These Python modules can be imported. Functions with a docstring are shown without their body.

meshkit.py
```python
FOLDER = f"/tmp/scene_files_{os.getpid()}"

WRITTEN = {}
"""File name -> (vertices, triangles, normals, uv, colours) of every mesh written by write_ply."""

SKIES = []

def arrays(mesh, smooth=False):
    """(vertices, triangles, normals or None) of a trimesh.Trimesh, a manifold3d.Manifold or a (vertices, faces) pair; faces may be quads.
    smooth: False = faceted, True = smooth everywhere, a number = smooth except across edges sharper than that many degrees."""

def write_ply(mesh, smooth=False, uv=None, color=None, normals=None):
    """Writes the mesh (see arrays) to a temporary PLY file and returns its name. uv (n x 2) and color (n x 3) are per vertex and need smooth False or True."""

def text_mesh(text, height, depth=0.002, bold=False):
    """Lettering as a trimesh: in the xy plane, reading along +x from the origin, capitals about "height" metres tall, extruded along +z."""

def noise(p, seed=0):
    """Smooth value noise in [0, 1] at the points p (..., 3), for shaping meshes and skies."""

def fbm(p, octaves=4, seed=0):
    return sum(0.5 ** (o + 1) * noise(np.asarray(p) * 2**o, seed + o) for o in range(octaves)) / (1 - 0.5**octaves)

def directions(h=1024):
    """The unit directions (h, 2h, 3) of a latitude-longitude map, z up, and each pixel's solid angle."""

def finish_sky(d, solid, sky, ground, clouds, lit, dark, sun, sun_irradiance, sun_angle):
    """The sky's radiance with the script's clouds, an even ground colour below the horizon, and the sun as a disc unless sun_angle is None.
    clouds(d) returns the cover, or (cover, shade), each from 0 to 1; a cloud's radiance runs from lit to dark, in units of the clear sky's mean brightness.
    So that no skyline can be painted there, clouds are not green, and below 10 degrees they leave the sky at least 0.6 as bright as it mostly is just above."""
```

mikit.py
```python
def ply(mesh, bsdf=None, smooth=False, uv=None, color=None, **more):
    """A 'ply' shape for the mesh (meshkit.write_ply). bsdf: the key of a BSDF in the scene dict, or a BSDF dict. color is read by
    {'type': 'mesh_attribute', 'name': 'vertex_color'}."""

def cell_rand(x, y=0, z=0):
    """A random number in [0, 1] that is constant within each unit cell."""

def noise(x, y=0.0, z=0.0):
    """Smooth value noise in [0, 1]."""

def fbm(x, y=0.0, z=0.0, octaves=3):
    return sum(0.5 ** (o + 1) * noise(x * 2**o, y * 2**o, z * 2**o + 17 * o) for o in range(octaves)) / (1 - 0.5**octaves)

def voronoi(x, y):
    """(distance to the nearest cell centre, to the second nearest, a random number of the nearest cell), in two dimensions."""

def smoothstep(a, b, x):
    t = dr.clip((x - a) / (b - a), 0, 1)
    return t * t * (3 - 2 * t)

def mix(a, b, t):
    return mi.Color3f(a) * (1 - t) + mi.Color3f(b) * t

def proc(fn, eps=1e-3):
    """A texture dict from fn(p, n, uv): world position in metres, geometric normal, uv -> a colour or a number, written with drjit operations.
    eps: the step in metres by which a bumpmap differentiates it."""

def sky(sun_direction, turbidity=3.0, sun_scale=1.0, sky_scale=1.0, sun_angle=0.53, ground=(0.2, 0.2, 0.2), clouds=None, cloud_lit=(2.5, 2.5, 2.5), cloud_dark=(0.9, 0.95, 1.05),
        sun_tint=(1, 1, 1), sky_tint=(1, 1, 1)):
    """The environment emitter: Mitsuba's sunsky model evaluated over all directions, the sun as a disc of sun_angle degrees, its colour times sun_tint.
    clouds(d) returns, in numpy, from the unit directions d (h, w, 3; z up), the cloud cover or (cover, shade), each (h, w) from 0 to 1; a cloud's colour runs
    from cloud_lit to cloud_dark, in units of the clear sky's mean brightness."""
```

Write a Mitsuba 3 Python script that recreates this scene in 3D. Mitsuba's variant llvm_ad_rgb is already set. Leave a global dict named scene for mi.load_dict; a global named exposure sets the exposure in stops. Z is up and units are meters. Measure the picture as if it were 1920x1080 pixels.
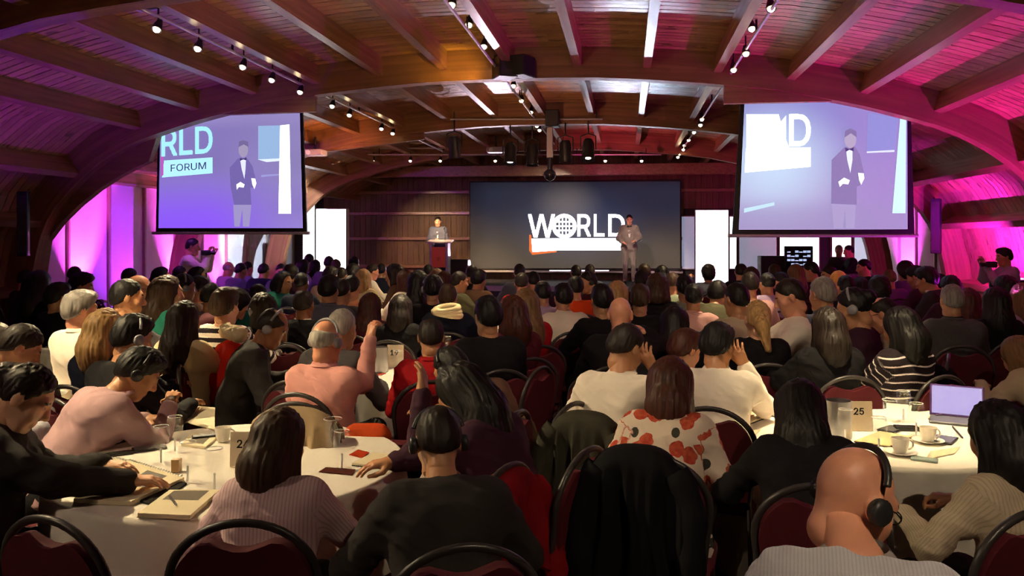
import math, random
import numpy as np, trimesh
import drjit as dr
import mitsuba as mi
import mikit, meshkit
from scipy.interpolate import PchipInterpolator
from mikit import proc, noise, fbm, cell_rand, smoothstep, mix

scene, labels = {}, {}
T = mi.ScalarTransform4f
random.seed(7); RNG = np.random.default_rng(7)

# ---------------------------------------------------------------- camera
PPY = (540 - 447) / 1080
F, HOR, HC = 1500.0, 447.0, 1.78          # focal length in pixels, horizon row, eye height
TH = math.atan((1174 - 960) / F)          # the camera looks a little left of the hall's axis (+Y)
CF = np.array([-math.sin(TH), math.cos(TH), 0.0]); CR = np.array([math.cos(TH), math.sin(TH), 0.0])
scene['camera'] = {'type': 'perspective', 'fov': 2 * math.degrees(math.atan(960 / F)), 'fov_axis': 'x', 'near_clip': 0.05, 'far_clip': 100.0,
                   'principal_point_offset_y': PPY,
                   'to_world': T().look_at(origin=[0, 0, HC], target=[float(CF[0]), float(CF[1]), HC], up=[0, 0, 1])}
exposure = 6.0                            # every light below is 2**-6 of its plain value, so that no sample is cut off as extreme
GAIN = 2.0 ** -exposure
EYE = np.array([0, 0, HC])
def ray(x, y): return CR * ((x - 960) / F) + CF + np.array([0, 0, (HOR - y) / F])
def atY(x, y, Y): d = ray(x, y); return EYE + d * (Y / d[1])
def atD(x, y, D): return EYE + ray(x, y) * D
def atZ(x, y, z): d = ray(x, y); return EYE + d * ((z - HC) / d[2])
K = 0.947

# ---------------------------------------------------------------- lights (the fixtures they belong to are built further down)
def spot(name, pos, to, rgb, power, angle=30, beam=None):
    pos, to = [float(v) for v in pos], [float(v) for v in to]
    up = [0, 1, 0] if abs(to[2] - pos[2]) > 0.9 * math.dist(pos, to) else [0, 0, 1]
    scene[name] = {'type': 'spot', 'to_world': T().look_at(origin=pos, target=to, up=up), 'intensity': {'type': 'rgb', 'value': [float(c * power * GAIN) for c in rgb]}, 'sampling_weight': float(min(2.0, .35 + power / 60)),
                   'cutoff_angle': float(angle), 'beam_width': float(angle * 0.55 if beam is None else beam)}
WARM, TUNG, MAG, VIO, COOL = (1, .78, .44), (1, .68, .36), (1, .07, .85), (.42, .03, 1), (.75, .85, 1)
def axis(x, D): p = EYE + (CR * ((x - 960) / F) + CF) * D; return [p[0], p[1]]
XC = -1.6 * K
LIGHTS = [
    # table pools from the ceiling tracks
    ('light_table_a', (XC - 2.75, 3.4, 3.55), (*axis(430, 3.7), .75), WARM, 56, 26), ('light_table_b', (XC + 2.8, 4.6, 3.5), (*axis(1650, 4.4), .75), WARM, 50, 22),
    ('light_table_c', (XC, 7.4, 3.8), (*axis(740, 6.1), .75), WARM, 59, 19), ('light_table_d', (XC - 2.75, 7.6, 3.55), (*axis(235, 5.9), 1.0), WARM, 75, 25),
    ('light_table_e', (XC + 2.8, 8.0, 3.55), (*axis(1480, 7.2), .9), WARM, 37, 26), ('light_table_f', (XC, 10.0, 3.8), (*axis(900, 8.9), .8), WARM, 33, 26),
    ('light_table_g', (XC - 2.75, 9.9, 3.5), (*axis(580, 9.2), .8), WARM, 35, 27), ('light_table_h', (XC + 2.8, 9.9, 3.5), (*axis(1330, 9.2), .8), WARM, 35, 26),
    ('light_table_i', (XC, 12.5, 3.8), (*axis(720, 12), .8), WARM, 33, 32), ('light_table_j', (XC + 2.8, 12.5, 3.6), (*axis(1180, 12.5), .8), WARM, 26, 32),
    ('light_table_k', (XC - 2.75, 3.7, 3.5), (*axis(215, 5.8), 1.0), WARM, 52, 16),
    ('light_house_a', (XC - 2.75, 0.2, 3.5), (-1.6, 3.6, .8), (1, .72, .5), 12, 46), ('light_house_b', (XC + 2.8, 0.2, 3.5), (1.7, 3.2, .8), (1, .76, .5), 13, 46),
    ('light_house_c', (XC + 1.4, 3.0, 3.8), (-0.1, 6.8, .9), (1, .75, .52), 10, 40),
    # stage
    ('light_lectern', (-5.0, 17.2, 3.5), (-4.3, 20.2, 1.6), TUNG, 100, 13), ('light_speaker', (-.6, 16.2, 3.6), (.45, 20.6, 1.6), (1, .82, .66), 58, 10),
    ('light_screen_wash', (-1.7, 18.2, 3.5), (-2.6, 22.2, 1.2), (1, .8, .55), 16, 34), ('light_backwall', (-6.5, 18.5, 3.3), (-5.3, 22.3, 1.2), TUNG, 40, 26),
    # coloured floor uplights
    ('light_up_a', (-9.3, 13.15, .2), (-9.68, 13.15, 2.4), MAG, 130, 25), ('light_up_b', (-9.3, 16.2, .2), (-9.68, 16.2, 2.4), MAG, 120, 26), ('light_up_j', (-9.3, 18.0, .2), (-9.68, 18.0, 1.9), MAG, 40, 30),
    ('light_up_c', (-8.2, 14.6, .3), (-9.6, 14.8, 2.2), VIO, 36, 55), ('light_up_d', (-6.2, 8.0, .3), (-6.1, 8.4, 4.2), (.22, .02, 1), 34, 52),
    ('light_up_e', (4.9, 12.5, 1.22), (6.3, 13.3, 2.6), (.7, .02, 1.5), 42, 60), ('light_up_f', (5.2, 9.7, .6), (4.3, 9.2, 3.6), (.85, .02, .95), 82, 62),
    ('light_up_g', (5.9, 19.9, .3), (6.45, 20.2, 2.0), MAG, 75, 40), ('light_up_k', (4.7, 17.0, .3), (6.0, 18.9, 1.6), (1, .03, .55), 50, 40), ('light_up_h', (5.2, 12.2, 1.3), (5.75, 14.6, 1.9), (1, .03, .5), 26, 44),
    ('light_up_i', (3.2, 7.4, 1.2), (3.3, 8.1, 4.2), (.5, .1, 1), 14, 50),
    ('light_curtain', (-5.5, 17.5, 3.4), (-9.6, 19.3, 1.8), COOL, 120, 15, 13),
    ('light_violet_left', (-6.9, 10.9, 3.1), (-7.3, 14.5, 1.0), (.5, .08, 1), 12, 55), ('light_violet_right', (5.0, 10.6, 3.0), (2.6, 8.4, .9), (.5, .08, 1), 42, 40),
    # beams on the timber ceiling, from the strip of lamps along the foot of the stage screen and from the stage lights
    ('light_ceiling_a', (.3, 21.9, 1.05), (.1, 12.9, 4.3), (.6, .78, 1), 20, 13, 5), ('light_ceiling_b', (-.4, 21.9, 1.05), (.2, 8.6, 4.3), (.7, .76, 1), 44, 14, 6),
    ('light_ceiling_c', (-1.95, 9.85, 3.68), (-2.25, 10.38, 3.95), (1, .62, .08), 2.6, 42), ('light_ceiling_d', (-3.5, 21.9, 1.05), (-4.2, 10.5, 4.2), (.9, .72, .9), 70, 22, 12),
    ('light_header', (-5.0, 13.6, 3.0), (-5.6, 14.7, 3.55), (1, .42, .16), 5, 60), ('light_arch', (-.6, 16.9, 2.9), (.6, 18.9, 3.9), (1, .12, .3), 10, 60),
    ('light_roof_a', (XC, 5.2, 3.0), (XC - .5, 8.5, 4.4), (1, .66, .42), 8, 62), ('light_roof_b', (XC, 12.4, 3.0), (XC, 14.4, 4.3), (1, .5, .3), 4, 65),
]
for a in LIGHTS: spot(*a)

# ---------------------------------------------------------------- helpers
def srgb(c):
    if isinstance(c, str): c = [int(c[i:i + 2], 16) / 255 for i in (0, 2, 4)]
    c = np.asarray(c, float); return np.where(c <= .04045, c / 12.92, ((c + .055) / 1.055) ** 2.4)
def lab(key, label=None, cat=None, group=None, kind=None):
    d = {k: v for k, v in (('label', label), ('category', cat), ('group', group), ('kind', kind)) if v}
    if d: labels[key] = d
USED = {}
def key(name):
    n = USED.get(name, 0); USED[name] = n + 1
    return name if n == 0 else f'{name}_{n:03d}'
def vf(m):
    if hasattr(m, 'vertices'): return np.asarray(m.vertices, float), np.asarray(m.faces, int)
    v, f = np.asarray(m[0], float), np.asarray(m[1], int)
    return (v, np.vstack([f[:, [0, 1, 2]], f[:, [0, 2, 3]]])) if f.shape[1] == 4 else (v, f)
def cat(*ms):
    vs, fs, n = [], [], 0
    for m in ms:
        v, f = vf(m); vs.append(v); fs.append(f + n); n += len(v)
    return np.vstack(vs), np.vstack(fs)
def xf(m, M): v, f = vf(m); return v @ M[:3, :3].T + M[:3, 3], f
def mv(m, x=0, y=0, z=0): v, f = vf(m); return v + np.array([x, y, z]), f
def rz(m, a): c, s = math.cos(a), math.sin(a); v, f = vf(m); return v @ np.array([[c, -s, 0], [s, c, 0], [0, 0, 1]]).T, f
def rx(m, a): c, s = math.cos(a), math.sin(a); v, f = vf(m); return v @ np.array([[1, 0, 0], [0, c, -s], [0, s, c]]).T, f
def ry(m, a): c, s = math.cos(a), math.sin(a); v, f = vf(m); return v @ np.array([[c, 0, s], [0, 1, 0], [-s, 0, c]]).T, f
def split(m, ang=35):
    v, f = vf(m); t = trimesh.graph.smooth_shade(trimesh.Trimesh(v, f, process=False), angle=math.radians(ang), facet_minarea=None)
    return np.array(t.vertices), np.array(t.faces)
def box(sx, sy, sz, x=0, y=0, z=0, bev=0.0):
    """A box centred at x, y and standing on z, its edges chamfered by bev."""
    hx, hy, hz = sx / 2, sy / 2, sz / 2
    if bev <= 0:
        v = np.array([[a * hx, b * hy, c * hz] for a in (-1, 1) for b in (-1, 1) for c in (-1, 1)])
        f = np.array([[0, 1, 3, 2], [4, 6, 7, 5], [0, 4, 5, 1], [2, 3, 7, 6], [0, 2, 6, 4], [1, 5, 7, 3]])
    else:
        p = []
        for a in (-1, 1):
            for b in (-1, 1):
                for c in (-1, 1):
                    p += [[a * hx, b * (hy - bev), c * (hz - bev)], [a * (hx - bev), b * hy, c * (hz - bev)], [a * (hx - bev), b * (hy - bev), c * hz]]
        h = trimesh.convex.convex_hull(np.array(p)); v, f = np.array(h.vertices), np.array(h.faces)
    return vf((v + np.array([x, y, z + hz]), f))
def prism(poly, depth):
    """Polygon in x, z swept along +y by depth."""
    from shapely.geometry import Polygon
    m = trimesh.creation.extrude_polygon(Polygon(poly), depth, engine='earcut'); v = np.array(m.vertices)
    return np.stack([v[:, 0], v[:, 2], v[:, 1]], 1), np.array(m.faces)[:, ::-1]
def lathe(prof, n=24):
    p = np.array(prof, float); a = np.arange(n) * 2 * math.pi / n
    v = np.stack([p[:, 0, None] * np.cos(a), p[:, 0, None] * np.sin(a), np.repeat(p[:, 1, None], n, 1)], -1).reshape(-1, 3)
    i, j = np.meshgrid(np.arange(len(p) - 1), np.arange(n), indexing='ij'); k = (j + 1) % n
    return vf((v, np.stack([i * n + j, i * n + k, (i + 1) * n + k, (i + 1) * n + j], -1).reshape(-1, 4)))
def tube(pts, r, n=8, closed=False):
    p = np.asarray(pts, float); m = len(p); r = np.broadcast_to(r, (m,))
    t = (np.roll(p, -1, 0) - np.roll(p, 1, 0)) if closed else np.gradient(p, axis=0)
    t /= np.linalg.norm(t, axis=1, keepdims=True) + 1e-12
    a = np.cross(t, np.where(np.abs(t[:, 2:]) < .9, [0, 0, 1.], [1., 0, 0])); a /= np.linalg.norm(a, axis=1, keepdims=True) + 1e-12
    for i in range(1, m):
        w = a[i - 1] - t[i] * (a[i - 1] @ t[i]); a[i] = w / (np.linalg.norm(w) + 1e-12)
    b = np.cross(t, a); g = np.arange(n) * 2 * math.pi / n
    v = (p[:, None] + r[:, None, None] * (np.cos(g)[None, :, None] * a[:, None] + np.sin(g)[None, :, None] * b[:, None])).reshape(-1, 3)
    i, j = np.meshgrid(np.arange(m if closed else m - 1), np.arange(n), indexing='ij'); k = (j + 1) % n; i2 = (i + 1) % m
    f = np.stack([i * n + j, i * n + k, i2 * n + k, i2 * n + j], -1).reshape(-1, 4)
    v, f = vf((v, f))
    if not closed:
        v = np.vstack([v, p[0], p[-1]]); L = len(v); q = np.arange(n); e = (m - 1) * n
        f = np.vstack([f, np.stack([q * 0 + L - 2, (q + 1) % n, q], 1), np.stack([q * 0 + L - 1, e + q, e + (q + 1) % n], 1)])
    return v, f
def sheet(V):
    """Grid of points (n, m, 3) as a surface."""
    n, m = V.shape[:2]; i, j = np.meshgrid(np.arange(n - 1), np.arange(m - 1), indexing='ij')
    return vf((V.reshape(-1, 3), np.stack([i * m + j, (i + 1) * m + j, (i + 1) * m + j + 1, i * m + j + 1], -1).reshape(-1, 4)))
def put(k, mesh, mat, smooth=False, col=None, uv=None, **more):
    """One entry of the scene; col: one linear colour, or one per vertex, for the materials that read vertex colours."""
    v, f = vf(mesh)
    if smooth not in (False, True): v, f = split((v, f), smooth); smooth = True
    c = None if col is None else (np.tile(np.asarray(col, float), (len(v), 1)) if np.ndim(col) == 1 else np.asarray(col))
    scene[k] = mikit.ply((v, f), mat, smooth=smooth, color=c, uv=uv, **more); return k
def part(parent, name, *a, label=None, **kw):
    k = key(parent + '__' + name); put(k, *a, **kw); lab(k, label); return k
def emit(rgb, power=1.0, weight=.03): return {'type': 'area', 'sampling_weight': weight, 'radiance': {'type': 'rgb', 'value': [float(c * power * GAIN) for c in rgb]}}

# ---------------------------------------------------------------- materials
VC = {'type': 'mesh_attribute', 'name': 'vertex_color'}
def mat(name, color, rough=.6, spec=.4, **kw): scene[name] = {'type': 'twosided', 'bsdf': {'type': 'principled', 'base_color': color, 'roughness': rough, 'specular': spec, **kw}}
def rgb(*c): return {'type': 'rgb', 'value': [float(x) for x in c]}
mat('mat_skin', VC, .42, .45)
def clothmat(name, color, rough=.85, spec=.15, sheen=.2): mat(name, color, rough, spec, sheen=sheen)
clothmat('mat_cloth', VC)
mat('mat_hair', VC, .52, .32); mat('mat_satin', VC, .4, .5)
mat('mat_matte', VC, .8, .2); mat('mat_gloss', VC, .2, .5)
mat('mat_black', rgb(.012, .012, .014), .45, .5); mat('mat_steel', rgb(.5, .5, .52), .3, .5, metallic=1.0); mat('mat_lens', rgb(.8, .8, .8), .3)
mat('mat_clear', rgb(.75, .75, .74), .12, .8)
scene['mat_glass'] = {'type': 'thindielectric', 'int_ior': 1.75}
def f_plank(p, n, uv):
    i = dr.floor(uv.y); t = cell_rand(i, 3.0, dr.floor(uv.x * .45 + cell_rand(i, 9.0) * 7))
    g = fbm(uv.x * 2.2, p.y * 70, i * 3.7, 3); k = smoothstep(.72, .8, noise(uv.x * 3.1, i * 5.3)) * smoothstep(.6, .8, noise(uv.x * 9, p.y * 30))
    return mix((.22, .098, .04), (.46, .24, .10), t * .55 + g * .45) * (1 - .55 * k)
def f_plank_bump(p, n, uv): return fbm(uv.x * 3, p.y * 60, dr.floor(uv.y) * 3.7, 3) + .8 * noise(uv.x * 5, p.y * 16)
scene['mat_plank'] = {'type': 'twosided', 'bsdf': {'type': 'bumpmap', 'texture': proc(f_plank_bump, .004), 'scale': .0022, 'bsdf': {'type': 'principled', 'base_color': proc(f_plank), 'roughness': .33, 'specular': .6}}}
def f_beam(p, n, uv):
    lam = cell_rand(dr.floor(uv.y / .04), 2.0, dr.floor(uv.x * .35 + cell_rand(dr.floor(uv.y / .04), 5.0) * 5))
    return mix((.15, .06, .028), (.3, .135, .06), fbm(uv.x * 1.6, uv.y * 55, p.y * 9, 3) * .6 + lam * .4)
mat('mat_beam', proc(f_beam), .5, .4)
def f_purlin(p, n, uv): return mix((.15, .062, .03), (.31, .145, .065), fbm(p.x * 24, p.y * 1.4, p.z * 24, 3))
mat('mat_purlin', proc(f_purlin), .3, .7, clearcoat=.8, clearcoat_gloss=.75)
def f_board(p, n, uv): return mix((.075, .036, .018), (.2, .092, .042), fbm(p.x * 22, p.y * 6, p.z * 1.1, 3) * .65 + cell_rand(dr.floor(p.x / .14), dr.floor(p.y / .14)) * .35)
mat('mat_board', proc(f_board), .5, .4)
def f_carpet(p, n, uv):
    tx, ty = dr.floor(p.x / .5), dr.floor(p.y / .5); row = dr.floor(p.x / .022)
    seg = dr.floor(p.y / .21 + cell_rand(row, 4.0) * 9); t = cell_rand(row, seg, 1.0)
    c = mix((.035, .032, .03), (.2, .165, .11), t * t); c = dr.select(t > .86, mi.Color3f(.30, .26, .17), c); c = dr.select(t < .18, mi.Color3f(.02, .018, .02), c)
    return c * (.75 + .5 * noise(p.x * 400, p.y * 400))
mat('mat_carpet', proc(f_carpet), .95, .1)
mat('mat_linen', rgb(.72, .68, .6), .85, .15, sheen=.2)
def f_panel(p, n, uv): return mix((.62, .62, .66), (.74, .74, .76), noise(p.x * 3, p.y * 3, p.z * .5))
mat('mat_panel', proc(f_panel), .7, .2)
mat('mat_frame', rgb(.32, .24, .2), .5); mat('mat_dark', rgb(.03, .025, .025), .7); mat('mat_rail', rgb(.45, .4, .42), .4)
mat('mat_maroon', rgb(.085, .011, .018), .8, .2, sheen=.5); mat('mat_chairframe', rgb(.035, .03, .03), .35, .5); mat('mat_brass', rgb(.3, .22, .12), .4, .5)
mat('mat_plaster', rgb(.16, .1, .08), .8)
# cloth patterns, laid out in the garment's own uv (metres across, metres up)
def f_stripe_wide(p, n, uv): return dr.select(dr.fma(uv.y, 1 / .062, 0) - dr.floor(uv.y / .062) < .5, mi.Color3f(.75, .68, .62), mi.Color3f(.02, .014, .02))
clothmat('mat_stripe_wide', proc(f_stripe_wide))
def f_stripe_thin(p, n, uv):
    y = uv.y + .007 * dr.sin(uv.x * 22); return dr.select(y / .05 - dr.floor(y / .05) < .2, mi.Color3f(.72, .62, .6), mi.Color3f(.02, .014, .018))
clothmat('mat_stripe_thin', proc(f_stripe_thin))
def f_pin(p, n, uv): s = uv.x / .008; return mix((.52, .52, .56), (.44, .44, .49), smoothstep(.5, .75, s - dr.floor(s)))
clothmat('mat_pin_grey', proc(f_pin))
def f_pin2(p, n, uv): s = uv.x / .012; return mix((.60, .43, .45), (.46, .31, .35), smoothstep(.55, .7, s - dr.floor(s)))
clothmat('mat_pin_rose', proc(f_pin2))
def f_flower(p, n, uv):
    d, d2, r = mikit.voronoi(uv.x * 13, uv.y * 12); e, e2, r2 = mikit.voronoi(uv.x * 17 + 40, uv.y * 13 + 11)
    c = mi.Color3f(.70, .58, .48)
    c = dr.select((e < .30) & (r2 > .72), mi.Color3f(.05, .05, .04), c)
    red = mix((.42, .035, .03), (.55, .12, .06), noise(uv.x * 90, uv.y * 90))
    return dr.select((d + .14 * noise(uv.x * 60, uv.y * 60) < .47) & (r > .28), red, c)
clothmat('mat_flower', proc(f_flower))
def f_rib(p, n, uv): s = uv.x / .012; return mix((.48, .40, .29), (.38, .31, .22), smoothstep(.5, .9, abs(2 * (s - dr.floor(s)) - 1)))
clothmat('mat_rib', proc(f_rib))
# ---------------------------------------------------------------- the hall: arched roof
ARCH_Y = [1.9, 6.155, 10.417, 14.68, 18.94, 23.1]
_pa = np.array([0, .96, 1.82, 2.87, 3.54, 4.1, 4.6, 5.2, 5.67, 5.95, 6.2, 6.47, 6.72, 7.0, 7.18, 7.3, 7.38, 7.42, 7.44]) * K
_pz = HC + (np.array([4.10, 4.09, 4.04, 3.94, 3.86, 3.74, 3.63, 3.46, 3.31, 3.18, 3.04, 2.84, 2.6, 2.3, 1.95, 1.5, 1.0, .5, 0.0]) - 1.88) * K
_pz[-1] = 0.0
_h = np.concatenate([[0], np.cumsum(np.hypot(np.diff(_pa), np.diff(_pz)))])
_fa, _fz = PchipInterpolator(_h, _pa), PchipInterpolator(_h, _pz); SMAX = float(_h[-1])
def prof(s, off=0.0):
    """Point (a, z) of the roof's inner curve at arc length s from the crown (left negative), moved outward by off."""
    s = np.asarray(s, float); q = np.clip(np.abs(s), 1e-4, SMAX); sg = np.where(s < 0, -1.0, 1.0)
    e = .12; a0, z0, a1, z1 = _fa(np.clip(q - e, 0, SMAX)), _fz(np.clip(q - e, 0, SMAX)), _fa(np.clip(q + e, 0, SMAX)), _fz(np.clip(q + e, 0, SMAX))
    a0 = np.where(q < e, -_fa(np.abs(q - e)), a0)
    ta, tz = a1 - a0, z1 - z0; L = np.hypot(ta, tz); na, nz = -tz / L, ta / L
    return sg * (_fa(q) + na * off), _fz(q) + nz * off
SEG = np.concatenate([np.linspace(-SMAX, -4, 24), np.linspace(-4, 4, 15)[1:-1], np.linspace(4, SMAX, 24)])
def curved_bar(s, o0, o1, y0, y1):
    """A bar following the curve between offsets o0 and o1, from y0 to y1; with uv (arc length, offset)."""
    rows, uv = [], []
    for o, y in ((o0, y0), (o1, y0), (o1, y1), (o0, y1)):
        a, z = prof(s, o); rows.append(np.stack([a + XC, np.full_like(a, y), z], 1)); uv.append(np.stack([s, np.full_like(s, o if y == y0 else o + .3)], 1))
    n = len(s); vs, us, fs = [], [], []
    for q in range(4):
        A, B = rows[q], rows[(q + 1) % 4]; k = sum(len(x) for x in vs); vs.append(np.vstack([A, B])); us.append(np.vstack([uv[q], uv[(q + 1) % 4] + (0 if q % 2 == 0 else .01)]))
        i = np.arange(n - 1); fs.append(np.vstack([np.stack([k + i, k + i + 1, k + n + i + 1], 1), np.stack([k + i, k + n + i + 1, k + n + i], 1)]))
    k = sum(len(x) for x in vs)
    for e in (0, n - 1):
        vs.append(np.array([r[e] for r in rows])); us.append(np.array([u[e] for u in uv])); fs.append(np.array([[k, k + 1, k + 2], [k, k + 2, k + 3]])); k += 4
    return np.vstack(vs), np.vstack(fs), np.vstack(us)
DECK = .40
for i, y in enumerate(ARCH_Y):
    k = f'roof_arch_{i + 1:03d}'; v, f, uv = curved_bar(SEG, 0, .46, y, y + .19)
    put(k, (v, f), 'mat_beam', uv=uv)
    lab(k, ['curved timber roof arch behind the photographer', 'nearest curved timber roof arch, only its shoulders showing in the top corners of the view',
            'curved timber roof arch that the two hanging projection screens hang behind', 'second curved timber arch down the hall, behind the hanging screens',
            'third curved timber arch, just in front of the stage', 'last curved timber arch, set against the end wall behind the stage'][i], 'roof arch', kind='structure')
    labels[k].pop('category')
S_EAVE_L, S_EAVE_R = -6.3, 6.3
bays = [(-SMAX, SMAX), (-SMAX, SMAX), (S_EAVE_L, SMAX), (S_EAVE_L, S_EAVE_R), (S_EAVE_L, S_EAVE_R)]
shell = []
for s0, s1, y0, y1 in [(b[0], b[1], ARCH_Y[i], ARCH_Y[i + 1]) for i, b in enumerate(bays)] + [(-SMAX, SMAX, -2.3, 1.9)]:
    s = np.linspace(s0, s1, 40); a, z = prof(s, DECK + .05)
    shell.append(sheet(np.stack([np.stack([a + XC, np.full_like(a, y), z], 1) for y in (y0, y1)])))
put('ceiling', cat(*shell), 'mat_dark', smooth=True); lab('ceiling', 'curved timber ceiling of boards on roof beams', kind='structure')
PW = .135
pid = 0
for i, (s0, s1) in enumerate(bays):
    y = ARCH_Y[i] + .19
    if i == 0: y += 8 * PW * 3
    s = np.linspace(s0, s1, 34)
    while y < ARCH_Y[i + 1] - .02:
        w = min(PW, ARCH_Y[i + 1] - y); v, f, uv = curved_bar(s, DECK + RNG.uniform(0, .003), DECK + .03, y + .007, y + w - .007)
        uv[:, 1] = pid + .5; pid += 1
        part('ceiling', 'plank', (v, f), 'mat_plank', uv=uv); y += PW
PSTEP = .885
for i, (s0, s1) in enumerate(bays):
    for j in range(-10, 11):
        s = j * PSTEP if abs(j) < 7 else math.copysign((6.42, 7.3, 8.3, 9.1)[abs(j) - 7], j)
        if not (s0 + .1 < s < s1 - .1): continue
        (a0, z0), (a1, z1) = prof(s, .15 if abs(j) < 7 else .06), prof(s, DECK)
        t = np.array([z1 - z0, -(a1 - a0)]); t /= np.linalg.norm(t); t *= .05
        y0, y1 = ARCH_Y[i] + .1, ARCH_Y[i + 1] + .05
        P = np.array([[XC + a + sx * t[0], y, z + sx * t[1]] for y in (y0, y1) for a, z in ((a0, z0), (a1, z1)) for sx in (-1, 1)])
        f = np.array([[0, 1, 3, 2], [4, 6, 7, 5], [0, 4, 5, 1], [2, 3, 7, 6], [0, 2, 6, 4], [1, 5, 7, 3]])
        part('ceiling', 'beam', (P, f), 'mat_purlin', label='straight roof beam between two arches' if (i, j) == (1, 0) else None)
XL, XR = -9.75, 6.62                                  # window walls of the side bays
# floor, walls
put('floor', (np.array([[-10.2, -2.4, 0], [7.2, -2.4, 0], [7.2, 24, 0], [-10.2, 24, 0]]), np.array([[0, 1, 2, 3]])), 'mat_carpet'); lab('floor', 'dark carpet with fine grey and beige staves', kind='structure')
put('wall_rear', box(17.4, .1, 5, -1.5, -2.35, 0), 'mat_plaster'); lab('wall_rear', 'wall behind the photographer', kind='structure')
def window_wall(name, X, y0, y1, side, zt, lbl, step=1.12):
    put(name, cat(box(.08, y1 - y0 + .4, .34, X, (y0 + y1) / 2, zt), box(.1, y1 - y0, .12, X, (y0 + y1) / 2, 0)), 'mat_purlin'); lab(name, lbl, kind='structure')
    n = int(round((y1 - y0) / step)); w = (y1 - y0) / n
    for i in range(n):
        yc = y0 + (i + .5) * w
        part(name, 'panel', box(.03, w - .07, zt - .12, X - side * .02, yc, .12, bev=.006), 'mat_panel')
    for i in range(n + 1): part(name, 'post', box(.07, .055, zt, X + side * .01, y0 + i * w, 0, bev=.008), 'mat_frame')
    part(name, 'head_rail', box(.06, y1 - y0, .05, X + side * .03, (y0 + y1) / 2, zt - .05), 'mat_frame')
ZW = 2.86
window_wall('wall_left', XL, 10.6, 23.0, 1, ZW, 'white panelled window wall along the left side bays')
window_wall('wall_right', XR, 14.9, 23.0, -1, 2.84, 'white panelled window wall along the far right bays')
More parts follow.
